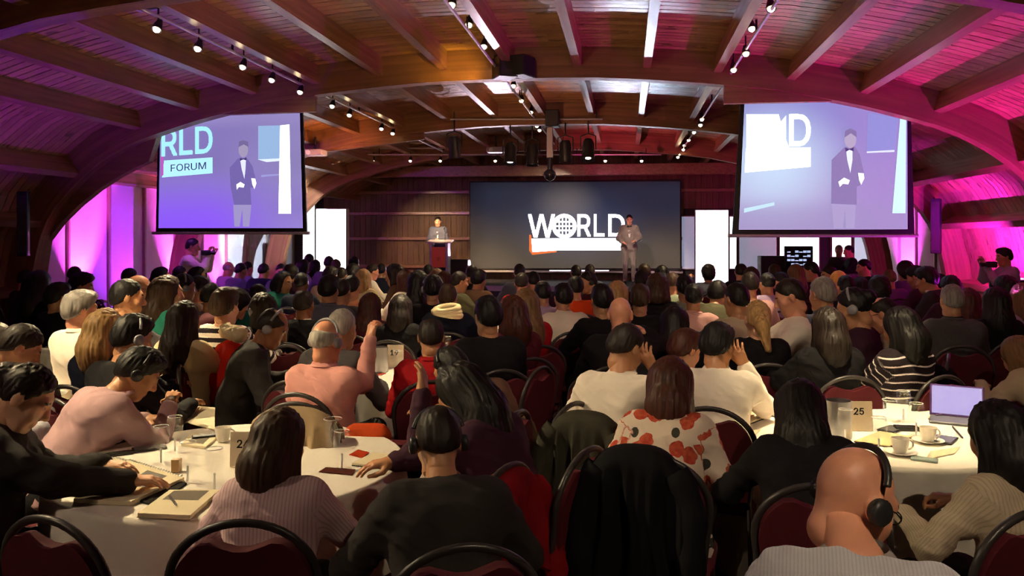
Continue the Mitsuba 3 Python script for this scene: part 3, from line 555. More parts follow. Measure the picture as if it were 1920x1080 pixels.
# --- hand: wrist at the origin, fingers along +y, palm facing -z, thumb on the -x side (right hand)
def hand_mesh(curl, h=.0045):
    pr = [((-.012, .0, 0), (-.022, .075, 0), .019, .013, .01), ((.012, .0, 0), (.026, .07, 0), .019, .012, .015), ((0, .0, 0), (0, .078, .001), .02, .013, .015), ((0, -.05, .002), (0, .01, 0), .024, .021, .02)]
    for x, L, y0, sp in ((-.027, .074, .08, -.10), (-.009, .082, .086, -.03), (.009, .076, .083, .04), (.026, .06, .074, .12)):
        p = np.array([x, y0 - .012, 0.]); ang = curl * .55; r = .0088
        for k, l in enumerate((.45, .32, .25)):
            d = np.array([math.sin(sp), math.cos(sp) * math.cos(ang), -math.sin(ang)]); q = p + d * L * l; pr.append((p, q, r, r - .0009, .004)); p = q; r -= .0009; ang += curl * (.8 if k == 0 else .6)
    t0 = np.array([-.02, .02, -.004]); t1 = np.array([-.05, .045, -.016 - .012 * curl]); t2 = np.array([-.054 + .022 * curl, .076, -.024 - .02 * curl]); t3 = t2 + np.array([.004 + .016 * curl, .024, -.006])
    pr += [(t0, t1, .017, .0125, .01), (t1, t2, .0115, .01, .005), (t2, t3, .01, .0085, .004)]
    return blob(pr, h)
HANDS = {}
def get_hand(curl, h):
    if (curl, h) not in HANDS: HANDS[curl, h] = hand_mesh(curl, h)
    return HANDS[curl, h]
def unit(a): a = np.asarray(a, float); return a / (np.linalg.norm(a) + 1e-12)
def ik(S, Wt, l1, l2, hint):
    d = Wt - S; L = np.linalg.norm(d); m = (l1 + l2) * .985
    if L > m: Wt = S + d * (m / L); d = Wt - S; L = m
    a = (l1 * l1 - l2 * l2 + L * L) / (2 * L); hh = math.sqrt(max(l1 * l1 - a * a, 0)); u = d / L; w = np.asarray(hint, float); w = w - u * (w @ u); w = unit(w)
    return S + u * a + w * hh, Wt
def rotz(a): c, s = math.cos(a), math.sin(a); return np.array([[c, -s, 0], [s, c, 0], [0, 0, 1.]])
def rotx(a): c, s = math.cos(a), math.sin(a); return np.array([[1., 0, 0], [0, c, -s], [0, s, c]])
POSES = {  # wrist targets (x, y, z) as right, left: 't' relative to the seat, 'h' relative to the head, 'n' relative to the neck
    'n7': (('t', -.30, .47, .83), ('h', -.06, .16, -.02)), 'table': (('t', .17, .40, .815), ('t', -.19, .40, .815)), 'write': (('t', .12, .45, .815), ('t', -.22, .36, .815)), 'lap': (('t', .11, .27, .66), ('t', -.12, .27, .66)),
    'chin': (('h', .045, .13, -.20), ('t', -.12, .38, .815)), 'chinl': (('t', .14, .38, .815), ('h', -.045, .13, -.20)), 'ear': (('h', .15, .03, -.12), ('t', -.17, .38, .815)), 'earl': (('t', .17, .38, .815), ('h', -.15, .03, -.12)),
    'raise': (('t', .13, .31, 1.20), ('t', -.19, .36, .815)), 'fold': (('t', .04, .33, .80), ('t', -.06, .36, .80)), 'reach': (('t', .12, .56, .82), ('t', -.2, .4, .815)), 'phone': (('t', .10, .34, .80), ('t', -.04, .38, .80)),
    'camera': (('h', .09, .24, -.12), ('h', -.07, .27, -.14)), 'clasp': (('t', .05, .28, 1.17), ('t', -.05, .29, 1.16)), 'gest': (('t', .17, .26, 1.06), ('t', -.15, .28, 1.10)), 'hang': (('t', .27, .05, .83), ('t', -.27, .05, .83))}
def skeleton(fem=False, lean=8, pose='table', stand=False, yaw=0, pitch=0, droop=None):
    J = {}; s = .93 if fem else 1.0; L = math.radians(lean); hz = .93 if stand else .53
    d1, d2, d3 = (np.array([0, math.sin(L * q), math.cos(L * q)]) for q in (.75, 1.05, 1.25))
    J['P'] = np.array([0, 0, hz]); J['W'] = J['P'] + .19 * s * d1; J['C'] = J['W'] + .215 * s * d2; J['N'] = J['C'] + .135 * s * d3
    nl = L * .9 + math.radians(6 + .45 * pitch) if droop is None else math.radians(droop); J['H'] = J['N'] + (.172 * s) * np.array([0, math.sin(nl), math.cos(nl)]) + np.array([0, .01, 0])
    J['R'] = rotz(-math.radians(yaw)) @ rotx(-math.radians(pitch + lean * .35)); sw = .140 if fem else .164
    J['dirs'] = (d1, d2, d3); J['sw'] = sw
    for side, i in (('r', 0), ('l', 1)):
        sg = 1 if i == 0 else -1; S = J['C'] + d2 * .082 * s + np.array([sg * sw, -.005, 0]); k, x, y, z = POSES[pose][i]; base = {'t': np.array([0, 0, 0.]), 'h': J['H'], 'n': J['N']}[k]
        tgt = base + np.array([x, y, z])
        if k == 't' and not stand and pose not in ('hang',): tgt = tgt + np.array([0, max(0, J['N'][1] - .12) * .7, 0])
        hint = np.array([-.15, .5, -1.0]) if pose == 'raise' and i == 0 else np.array([sg * .8, -.5, -.75]) if k != 'h' else np.array([sg * .45, .25, -1.0])
        E_, W_ = ik(S, tgt, .285 * s, .255 * s, hint); J['S' + side], J['E' + side], J['A' + side] = S, E_, W_
        if stand: hp = np.array([sg * .09, 0, hz - .03]); kn = np.array([sg * .1, .03, .49]); an = np.array([sg * .11, -.01, .09])
        else: hp = np.array([sg * .095, .03, hz - .01]); kn = np.array([sg * .12, .44, .53]); an = np.array([sg * .13, .40, .1])
        J['h' + side], J['k' + side], J['a' + side] = hp, kn, an; J['f' + side] = an + np.array([sg * .02, .15, -.055])
    return J
def prims(J, fem, what, fat=1.0):
    d1, d2, d3 = J['dirs']; X = np.array([1., 0, 0]); s = .92 if fem else 1.0; out = []; back = np.array([0, -.5, 0])
    if what in ('torso', 'body'):
        out += [(J['P'] - X * .075, J['P'] + X * .075, .118 * fat, .118 * fat, .05), (J['W'] - X * .055 * s, J['W'] + X * .055 * s, .097 * s * fat, .097 * s * fat, .06),
                (J['P'], J['W'], .112 * fat, .098 * s * fat, .06), (J['C'] - X * .072 * s, J['C'] + X * .072 * s, .098 * s * (fat * .5 + .5), .098 * s * (fat * .5 + .5), .06), (J['W'] - X * .055 * s, J['C'] - X * .07 * s, .092 * s * fat, .095 * s, .06), (J['W'] + X * .055 * s, J['C'] + X * .07 * s, .092 * s * fat, .095 * s, .06),
                (J['Sr'] - X * .03, J['Sl'] + X * .03, .056, .056, .06), (J['N'] - d3 * .045, J['C'], .052, .09, .06), (J['Sr'] * .75 + J['N'] * .25 - d3 * .01, J['N'] - d3 * .035, .046, .045, .04), (J['Sl'] * .75 + J['N'] * .25 - d3 * .01, J['N'] - d3 * .035, .046, .045, .04)]
        if fem: out += [(J['C'] + np.array([sg * .065, .085, -.03]), J['C'] + np.array([sg * .065, .09, -.035]), .055, .055, .05) for sg in (-1, 1)]
    if what in ('arms', 'torso', 'body'):
        for q in 'rl': out += [(J['S' + q], J['E' + q], .054 * s, .043 * s, .05), (J['E' + q], J['A' + q], .042 * s, .029 * s, .02)]
    if what in ('legs', 'body'):
        out += [(J['P'] - X * .07, J['P'] + X * .07, .125 * fat, .125 * fat, .05)] if what == 'legs' else []
        for q in 'rl': out += [(J['h' + q], J['k' + q], .086, .060, .05), (J['k' + q], J['a' + q], .056, .044, .03)]
    if what == 'body':
        out += [(J['N'] - d3 * .05, J['H'] + J['R'] @ np.array([0, -.028, -.06]), .052 * s, .046 * s, .03)]
        for q in 'rl': out += [(J['a' + q], J['f' + q], .042, .03, .03)]
    return out
def frame_to(y, z):
    y = unit(y); x = unit(np.cross(y, z)); return np.stack([x, y, np.cross(x, y)], 1)
CACHE = {}
def figure(fem, lean, pose, stand, yaw, pitch, fat, near, coat, droop=None):
    """Meshes of an unclothed body and of its clothes in the person's own frame, plus the joints."""
    J = skeleton(fem, lean, pose, stand, yaw, pitch, droop)
    hb, hc, hh, hn = (.02, .0098, .0055, .0045) if near == 2 else (.026, .016, .008, .006) if near == 1 else (.034, .024, .0125, .0085)
    body = blob(prims(J, fem, 'body', fat), hb, -.004)
    hands = []
    for q, sg in (('r', 1), ('l', -1)):
        curl = {'write': .9, 'raise': 1.0, 'chin': .8, 'chinl': .8, 'ear': .55, 'earl': .55, 'camera': .9, 'clasp': .8, 'phone': .7, 'gest': .5, 'fold': .6}.get(pose, .45)
        fd = unit(J['A' + q] - J['E' + q]); up = np.array([0, 0, 1.])
        if abs(fd[2]) > .75: up = np.array([-sg * .4, -1., .3]) if fd[2] > 0 else np.array([sg * 1., 0, .2])
        elif POSES[pose][0 if q == 'r' else 1][0] == 't': fd = unit(fd * [1, 1, .25])
        m = get_hand(curl, hn)
        if sg < 0: m = (m[0] * [-1, 1, 1], m[1][:, ::-1])
        hands.append(mv((m[0] @ frame_to(fd, up).T, m[1]), *(J['A' + q] + fd * .022)))
    head = get_head(hh, fem); hm = (head[0] @ J['R'].T + J['H'], head[1])
    sN = .9 if fem else 1.0; hands.append(blob([(J['N'] - J['dirs'][2] * .07, J['N'] + J['dirs'][2] * .01, .06 * sN, .054 * sN, .02), (J['N'], J['H'] + J['R'] @ np.array([0, -.026, -.055]), .055 * sN, .051 * sN, .03)], (.009, .007, .012)[0] if near == 2 else .013))
    top = blob(prims(J, fem, 'torso', fat), hc, .012 + .009 * coat, None)
    v, f = top; n = vnormals(v, f)
    w = meshkit.fbm(np.stack([v[:, 0] * 9 + 3, v[:, 1] * 9, v[:, 2] * 17 + v[:, 0] * 12], 1), 3, 4) - .5
    w2 = meshkit.noise(np.stack([v[:, 0] * 26, v[:, 1] * 26, v[:, 2] * 34], 1), 9) - .5
    el = np.minimum(*[np.linalg.norm(v - J['E' + q], axis=1) for q in 'rl']); amp = (.016 + .012 * np.exp(-(el / .12) ** 2)) * (1 if near else .6)
    if near:                                               # creases: ridged noise, warped, finer near the elbows
        wp = meshkit.noise(v * 3, 8)[:, None] * 2.2; q = np.stack([v[:, 0] * 10, v[:, 1] * 10, v[:, 2] * 17 + v[:, 0] * 7], 1) + wp
        rdg = (1 - np.abs(2 * meshkit.noise(q, 21) - 1)) * .6 + (1 - np.abs(2 * meshkit.noise(q * 2.1, 5) - 1)) * .25
    else: rdg = np.full(len(v), .4)
    v = v + n * (np.where(np.abs(w) < .5, w, 0) * amp + (w2 * .003 if near == 2 else 0) + (rdg - .4) * (.013 + .01 * np.exp(-(el / .14) ** 2)))[:, None]
    # the garment's own coordinates: metres across and metres up its back, sleeves carried along
    dt = unit(J['N'] - J['P']); U = np.stack([v[:, 0], (v - J['P']) @ dt], 1); best = np.full(len(v), .1)
    for q in 'rl':
        for A_, B_ in ((J['S' + q], J['E' + q]), (J['E' + q], J['A' + q])):
            d = B_ - A_; L_ = np.linalg.norm(d); d = d / L_; t = (v - A_) @ d; e = v - A_ - np.clip(t, 0, L_)[:, None] * d; r = np.linalg.norm(e, axis=1); x = unit(np.cross(d, [0, .3, 1])); y = np.cross(d, x)
            m = (r < best) & (t > 0); best[m] = r[m]; U[m] = np.stack([np.arctan2(e[m] @ y, e[m] @ x) * .06, t[m] + .3], 1)
    legs = blob(prims(J, fem, 'legs', fat), hc * 1.25, .010)
    shoes = [blob([(J['a' + q] + [0, -.02, -.05], J['f' + q], .042, .036, .02)], .02, .006, lambda X, Y, Z: .012 - Z) for q in 'rl']
    return J, body, hands, hm, (v, f, U), legs, shoes
SKINS = {'fair': srgb('d9a888'), 'pink': srgb('d89878'), 'tan': srgb('b98560'), 'brown': srgb('9a6848'), 'dark': srgb('5e3d2a')}
HAIRC = {'black': (.007, .006, .0065), 'dark': (.017, .011, .009), 'brown': (.05, .027, .016), 'auburn': (.06, .018, .012), 'light': (.17, .09, .04), 'blonde': (.42, .25, .10), 'grey': (.22, .2, .18), 'silver': (.36, .33, .29), 'yellow': (.75, .42, .10)}
CLOTH = {'black': '17161a', 'navy': '1d2233', 'charcoal': '2f2c2c', 'white': 'e6dccd', 'cream': 'e2cfa6', 'pink': 'd79a92', 'red': 'a51c22', 'orange': 'd4471f', 'teal': '2b7d6a', 'grey': '8b8684', 'slate': '5f6273', 'blue': '6f7892', 'lav': 'a995b4', 'rose': 'c79c96', 'brown': '5a4032', 'tan': '9c7a55', 'olive': '55543f', 'maroon': '4a1620', 'purple': '6a4a86', 'beige': 'b7a48c', 'mauve': 'b08f92', 'plum': '3a2030', 'peach': 'd9966e', 'sage': '8d9a82', 'greyd': '4d4a4c'}
STRIPES = {'stripe_wide': 'mat_stripe_wide', 'stripe_thin': 'mat_stripe_thin', 'pin': 'mat_pin_grey', 'pinrose': 'mat_pin_rose', 'flower': 'mat_flower', 'rib': 'mat_rib'}
SEATS = []
def chair_at(root, Rw, tag): SEATS.append((root, Rw, tag))
EXTRA_D = {}
def person(label, px, py, D=None, head=0, yaw=0, pitch=8, lean=None, sex='m', hair='short', hc='dark', top='navy', coat=0, pose='table', skin='tan', phones=0, fat=1.0, near=0, stand=False, zfloor=0.0,
           collar=None, trousers='black', scale=None, group=None, glasses=False, seat='person', cat_='person', droop=None, tag=False):
    fem = sex == 'f'; k = key('person')
    if near == 0 and lean is None: lean = (4, 14)[(px * 7 + py) % 2]
    if D is None: D = (HC - (1.24 if (lean or 5) < 9 else 1.205)) * F / (py - HOR)
    tgt = atD(px, py, D); hz = tgt[2] - zfloor
    z = lambda l: skeleton(fem, l, pose, stand, yaw, pitch, droop)['H'][2] * (scale or 1.0)
    if lean is None:
        lo, hi = -3.0, 62.0
        if z(lo) < hz: lean = lo
        else:
            for _ in range(18): m = (lo + hi) / 2; lo, hi = (m, hi) if z(m) > hz else (lo, m)
            lean = lo
    sc = scale or float(np.clip(hz / z(lean), .9, 1.12))
    ck = (fem, round(lean, 1), pose, stand, yaw if near else 0, pitch if near else 0, fat, near, coat, droop)
    if near == 0 and not stand: ck = (fem, lean, pose, False, 15 * round(yaw / 15), 10 * round(pitch / 10), 1.0, 0, coat)
    if ck not in CACHE: CACHE[ck] = figure(*ck)
    J, body, hands, hm, top_, legs, shoes = CACHE[ck]
    A = math.radians(-head); Rw = rotz(A + TH) * sc
    Hl = Rw @ J['H']; root = np.array([tgt[0] - Hl[0], tgt[1] - Hl[1], zfloor])
    if stand or zfloor: root[2] = zfloor
    W = lambda m: (vf(m)[0] @ Rw.T + root, vf(m)[1])
    sk = SKINS[skin]; hcol = np.array(HAIRC[hc]); hv = hm
    cols = [np.tile(sk, (len(body[0]), 1))] + [np.tile(sk, (len(h[0]), 1)) for h in hands] + [head_color((hm[0] - J['H']) @ J['R'], sk, hcol * 1.2, False, fem)]
    whole = cat(body, *hands, hm); C_ = np.vstack(cols); C_ *= (.94 + .12 * meshkit.noise(whole[0] * 28, 2))[:, None]
    lab(k, label, cat_, group)
    put(k + '__body', W(whole), 'mat_skin', smooth=True, col=C_)
    tc = top if top not in STRIPES and top not in CLOTH else CLOTH.get(top); v, f, U = top_
    if tc is None: put(k + '__top', W((v, f)), STRIPES[top], smooth=True, uv=U * sc)
    else:
        base = srgb(tc); cc = np.tile(base, (len(v), 1)) * (.9 + .2 * meshkit.noise(v * 11, 6))[:, None]; put(k + '__top', W((v, f)), 'mat_cloth', smooth=True, col=cc)
    put(k + '__trousers', W(legs), 'mat_cloth', smooth=True, col=srgb(CLOTH.get(trousers, trousers)))
    [part(k, 'shoe', W(m), 'mat_satin', smooth=True, col=(.012, .011, .011)) for m in shoes]
    M = np.eye(4); M[:3, :3] = J['R']; M[:3, 3] = J['H']
    if hair != 'bald':
        hv, hf = hair_mesh(hair, .0065 if near == 2 else .009 if near == 1 else .0135)
        flow = hair in ('long', 'xlong', 'mid', 'bob', 'hijab')
        R = J['R']
        if flow:                                           # hair hangs down below the neck whatever the head does
            q = np.clip((-hv[:, 2] - .06) / .12, 0, 1)[:, None]; Rh = rotz(-math.radians(yaw)) @ rotx(-math.radians((pitch + lean * .35) * .15 + lean * .35)); piv = np.array([0, -.07, -.06])
            hp = (hv @ R.T) * (1 - q) + ((hv - piv) @ Rh.T + piv @ R.T) * q
        else: hp = hv @ R.T
        hcl = hair_color(hv, hcol, hair) if hair != 'hijab' else np.tile(hcol, (len(hv), 1)) * (.85 + .3 * meshkit.noise(hv * 18, 4))[:, None]
        put(k + ('__hair' if hair != 'hijab' else '__headscarf'), W((hp + J['H'], hf)), 'mat_hair' if hair != 'hijab' else 'mat_cloth', smooth=True, col=hcl)
    if collar:
        a = np.arange(25) / 24 * 2 * math.pi; n0 = J['N'] + J['dirs'][2] * .022 + np.array([0, .006, 0]); r = .07 if not fem else .064
        ring = np.array([n0 + np.array([math.cos(t) * r, math.sin(t) * r * .95 + .004, 0]) for t in a[:-1]]); nz = J['dirs'][2]
        V = np.stack([ring - nz * .012, ring * 1.0 + (ring - n0) * .06 + nz * .006, ring + (ring - n0) * -.06 + nz * .03, ring + (ring - n0) * .16 + nz * .008], 0); V = np.concatenate([V, V[:, :1]], 1)
        put(k + '__collar', W(sheet(V)), 'mat_cloth', smooth=True, col=srgb(CLOTH[collar]))
    if tag:
        b = J['N'] + J['dirs'][2] * .01 + np.array([.004, -.079, 0]); put(k + '__collar_tag', W(mv(box(.03, .008, .028, bev=.002), *b)), 'mat_black'); lab(k + '__collar_tag', 'small black tag at the back of the collar')
    if phones:
        pm = phones_mesh(); put(k + '__headphones', W(xf(pm, M)), 'mat_satin', smooth=50, col=(.02, .02, .022)) if phones == 1 else put(k + '__headphones', W(xf(pm, M)), 'mat_satin', smooth=50, col=(.25, .25, .27))
        lab(k + '__headphones', 'headphones with a thin band')
    if glasses:
        g = [tube([(s * .032 + .022 * math.cos(t), .098, .002 + .016 * math.sin(t)) for t in np.arange(14) * 2 * math.pi / 14], .0018, 5, True) for s in (-1, 1)] + [tube([(s * .054, .096, .006), (s * .078, .05, .008), (s * .08, -.02, .002)], .0018, 5) for s in (-1, 1)] + [tube([(-.012, .1, .005), (.012, .1, .005)], .0016, 5)]
        put(k + '__glasses', W(xf(cat(*g), M)), 'mat_satin', smooth=True, col=(.02, .02, .02))
    if not stand and seat: SEATS.append((root, rotz(A + TH), seat, D, k, label))
    return k, J, Rw, root
# ---------------------------------------------------------------- the audience: (x, y of the head in the frame, who, how)
def P(px, py, label, **kw): return person(label, px, py, **kw)
F_ = dict(sex='f')
PEOPLE = [
 # the nearest tables
 (50, 742, 'woman in profile at left edge with dark hair tied back, looking down', dict(D=3.25, near=2, head=72, pitch=34, hair='bun', hc='dark', top='charcoal', coat=1, pose='reach', skin='fair', **F_)),
 (262, 698, 'man in pinkish lavender shirt with black headphones, hand on his chin', dict(D=4.25, near=2, head=42, yaw=20, pitch=26, hair='full', hc='black', top='mauve', pose='chin', skin='tan', phones=1, collar='mauve')),
 (275, 690, 'man in cream shirt writing, half hidden behind the man in lavender', dict(D=4.9, near=1, head=50, pitch=30, hair='short', hc='black', top='cream', pose='write', collar='cream')),
 (40, 652, 'man in pale grey pinstriped shirt leaning forward at left, seen from behind', dict(D=4.4, near=2, head=55, pitch=30, lean=None, hair='short', hc='dark', top='pin', fat=1.08)),
 (-8, 642, 'man in blue striped shirt cut off by the left edge', dict(D=5.2, near=1, head=40, hair='short', hc='grey', top='blue', skin='pink')),
 (527, 828, 'woman in pale pink checked shirt, long brown hair, at table 24', dict(D=2.85, scale=.92, near=2, head=-4, yaw=22, pitch=14, hair='mid', hc='brown', top='pinrose', skin='fair', phones=0, **F_)),
 (822, 828, 'man in dark suit with headphones seen from behind at table 24', dict(D=2.72, scale=.93, near=2, head=-12, pitch=22, hair='short', hc='dark', top='charcoal', coat=1, skin='tan', phones=1, collar='white', fat=1.06)),
 (862, 738, 'woman with very long black hair writing, forehead resting on her hand', dict(D=3.45, near=2, head=-58, pitch=38, hair='xlong', hc='black', top='plum', pose='n7', skin='tan', **F_)),
 (845, 692, 'dark haired person with headphones behind the woman with very long black hair', dict(D=4.6, near=1, head=-55, pitch=25, hair='short', hc='black', top='brown', phones=1)),
 (1258, 722, 'woman in white blouse with red flowers and auburn brown hair', dict(D=3.6, near=2, head=18, pitch=10, hair='mid', hc='auburn', top='flower', skin='fair', pose='lap', **F_)),
 (1500, 772, 'woman with long shiny black hair leaning over table 25', dict(D=3.35, near=2, head=14, pitch=34, lean=30, hair='xlong', hc='black', top='black', **F_)),
 (1603, 918, 'bald man in grey striped shirt with black headphones and glasses', dict(D=1.95, near=2, head=20, yaw=50, pitch=20, lean=30, droop=46, hair='bald', top='pin', skin='pink', phones=1, collar='grey', glasses=True, pose='lap', scale=1.03, tag=True)),
 (1868, 815, 'woman in beige ribbed sweater with dark wavy hair at right edge', dict(D=2.8, scale=.93, near=2, head=-14, pitch=16, hair='mid', hc='black', top='rib', skin='tan', pose='write', **F_)),
 (1175, 652, 'man in white shirt with short greying hair resting his hand by his ear', dict(D=4.2, near=2, head=28, yaw=25, pitch=22, hair='short', hc='dark', top='white', pose='ear', skin='tan', collar='white', phones=0)),
 (1345, 648, 'man in white shirt with black hair holding his ear, beside table 25', dict(D=4.6, near=2, head=18, yaw=18, pitch=12, hair='full', hc='black', top='white', pose='ear', skin='tan', collar='white')),
 (1285, 655, 'dark reddish haired person between the two men in white shirts', dict(D=5.0, near=1, head=60, hair='full', hc='auburn', top='black', skin='pink')),
 # second tables
 (513, 614, 'balding man in dark grey suit in profile with white earpiece', dict(D=5.2, near=1, head=72, yaw=18, pitch=26, hair='thin', hc='dark', top='charcoal', coat=1, skin='brown', phones=2, pose='table')),
 (612, 636, 'grey balding man in pink shirt raising a pen, seen from behind', dict(D=4.5, near=2, head=16, yaw=8, pitch=12, hair='horse', hc='silver', top='pink', pose='raise', skin='pink', fat=1.0, scale=.97, collar='pink', phones=2)),
 (642, 616, 'grey haired man just behind the man in the pink shirt', dict(D=4.95, near=1, head=20, hair='short', hc='silver', top='greyd')),
 (808, 628, 'balding man in red shirt beside the table card 19', dict(near=2, head=-6, pitch=14, hair='thin', hc='dark', top='red', skin='tan', collar='red', fat=.92, scale=.95, D=4.75, pose='lap')),
 (915, 592, 'broad man in black suit with his back turned, right of table 19', dict(D=5.3, near=1, head=-18, hair='full', hc='black', top='black', coat=1, fat=1.15, skin='tan')),
 (960, 588, 'woman with auburn hair and an earpiece beside the broad man in black', dict(D=5.8, near=1, head=-25, hair='mid', hc='auburn', top='maroon', phones=0, **F_)),
 (985, 572, 'woman with long light brown hair and red cardigan', dict(D=6.4, near=1, head=-22, hair='xlong', hc='light', top='red', **F_)),
 (1056, 557, 'man with black hair in white shirt lit pink on a maroon chair', dict(near=1, head=-10, hair='full', hc='black', top='white', skin='tan', collar='white')),
 (1017, 550, 'man in lavender shirt left of the man in the pink lit white shirt', dict(near=1, head=-12, hair='short', hc='black', top='lav', collar='lav')),
 (1163, 590, 'bald man in dark suit with his hand at his ear', dict(D=5.6, near=1, head=12, pitch=14, hair='bald', top='black', coat=1, pose='ear', skin='pink', collar='white')),
 (1200, 560, 'dark brown haired person in black, right of the bald man in suit', dict(near=1, head=10, hair='full', hc='brown', top='black')),
 (1265, 606, 'person with a black hood of hair, all in black, mid right', dict(D=5.6, near=1, head=12, hair='long', hc='black', top='black', **F_)),
 (1300, 557, 'man in pinkish beige shirt with black hair facing the stage', dict(near=1, head=6, hair='short', hc='black', top='rose', collar='rose')),
 (1380, 560, 'man in grey brown shirt bending over the table with small card', dict(near=1, head=-20, hair='short', hc='black', top='beige')),
 (1420, 598, 'blonde woman with ponytail in black top', dict(near=2, head=4, hair='pony', hc='blonde', top='black', skin='fair', **F_)),
 (1551, 614, 'woman with dark brown hair in black jacket, right of the blonde', dict(near=2, head=-4, hair='mid', hc='dark', top='black', coat=1, **F_)),
 (1480, 556, 'man in white shirt leaning left over the table with pale cloth', dict(D=7.0, near=1, head=-75, pitch=24, hair='short', hc='dark', top='white', skin='pink', pose='reach')),
 (1542, 551, 'grey haired man in blue grey shirt facing the stage', dict(D=7.0, near=1, head=-12, hair='short', hc='grey', top='blue', collar='blue', fat=1.1)),
 (1600, 577, 'woman with dark hair in a bun looking down to the left', dict(D=6.0, near=1, head=-55, pitch=25, hair='bun', hc='black', top='plum', phones=2, **F_)),
 (1651, 588, 'balding man with glasses in beige shirt facing left', dict(D=6.3, near=1, head=-62, pitch=16, hair='thin', hc='dark', top='beige', skin='pink', glasses=True)),
 (1686, 614, 'woman with black hair in black top with thin white stripes', dict(D=5.5, near=2, head=-22, pitch=20, hair='mid', hc='black', top='stripe_thin', pose='phone', skin='tan', **F_)),
 (1785, 563, 'grey haired man in grey shirt at the far right table', dict(D=7.3, near=1, head=14, hair='short', hc='grey', top='greyd', fat=1.12, collar='greyd')),
 (1815, 566, 'woman with long auburn hair right of the grey haired man', dict(D=7.9, near=1, head=14, hair='long', hc='auburn', top='plum', **F_)),
 (1866, 568, 'woman with long black hair dressed in black at far right', dict(D=7.6, near=1, head=4, hair='long', hc='black', top='black', **F_)),
 (1908, 668, 'person with light brown hair in beige at the right edge', dict(D=5.2, near=1, head=-10, pitch=20, lean=None, hair='mid', hc='light', top='beige', **F_)),
 # left middle
 (152, 580, 'grey haired man in bright white shirt at left', dict(D=6.0, near=1, head=30, yaw=15, hair='full', hc='grey', top='white', skin='pink', collar='white')),
 (200, 620, 'woman with straight blonde bob in navy top', dict(D=4.6, near=2, head=14, hair='mid', hc='blonde', top='navy', skin='fair', **F_)),
 (250, 632, 'black haired person with headphones in black, above the man in lavender', dict(D=4.5, near=1, head=28, yaw=10, pitch=14, hair='full', hc='black', top='black', phones=2)),
 (348, 600, 'woman with long dark hair in cream top at left', dict(D=5.3, near=1, head=16, hair='xlong', hc='dark', top='cream', **F_)),
 (422, 574, 'woman in wide black and white striped top, brown hair', dict(D=5.8, near=2, head=12, hair='full', hc='brown', top='stripe_wide', skin='fair', **F_)),
 (490, 580, 'woman with long dark hair and headset looking left', dict(D=6.0, near=1, head=-50, hair='mid', hc='dark', top='black', phones=2, **F_)),
 (442, 547, 'woman bending over in dark red top behind the striped top', dict(D=7.2, near=1, head=60, pitch=40, hair='bob', hc='black', top='maroon', lean=30, **F_)),
 (240, 556, 'woman with short black hair and earring in grey top', dict(D=6.6, near=1, head=38, yaw=20, hair='short', hc='black', top='greyd', **F_)),
 (262, 541, 'bald man with glasses in brown jacket in profile', dict(D=7.4, near=1, head=70, hair='horse', hc='grey', top='tan', skin='pink', glasses=True)),
 (316, 548, 'woman with long dark brown hair in teal green top', dict(D=6.9, near=1, head=50, hair='long', hc='brown', top='teal', skin='fair', **F_)),
 (346, 538, 'man with white earpiece in dark shirt, right of the teal top', dict(D=7.6, near=1, head=52, hair='short', hc='black', top='navy', phones=2, skin='tan')),
 (398, 556, 'dark haired person with headset in grey, left of the striped top', dict(D=7.2, near=1, head=20, hair='short', hc='black', top='greyd', phones=2)),
 (570, 570, 'balding man in black jacket with white collar', dict(D=6.2, near=1, head=4, hair='thin', hc='dark', top='black', coat=1, collar='white', skin='brown')),
 (617, 542, 'man with thick dark hair in grey blue shirt', dict(D=7.4, near=1, head=8, hair='full', hc='black', top='slate', collar='slate')),
 (695, 576, 'woman with long reddish brown hair, seen from behind', dict(D=7.3, near=1, head=8, hair='xlong', hc='auburn', top='maroon', **F_)),
 (752, 580, 'woman with dark shoulder length hair in black top, above card 19', dict(D=7.2, near=1, head=4, hair='mid', hc='dark', top='black', **F_)),
 (840, 558, 'man in navy jacket with cream scarf round his neck', dict(D=7.7, near=1, head=-4, yaw=10, hair='short', hc='brown', top='navy', coat=1)),
 (812, 541, 'person in dark suit with light headband, left of the cream scarf', dict(D=8.2, near=1, head=0, hair='full', hc='black', top='black', phones=2)),
 (785, 532, 'woman with long black hair cascading over her shoulders', dict(D=8.6, near=1, head=4, hair='xlong', hc='black', top='black', **F_)),
]
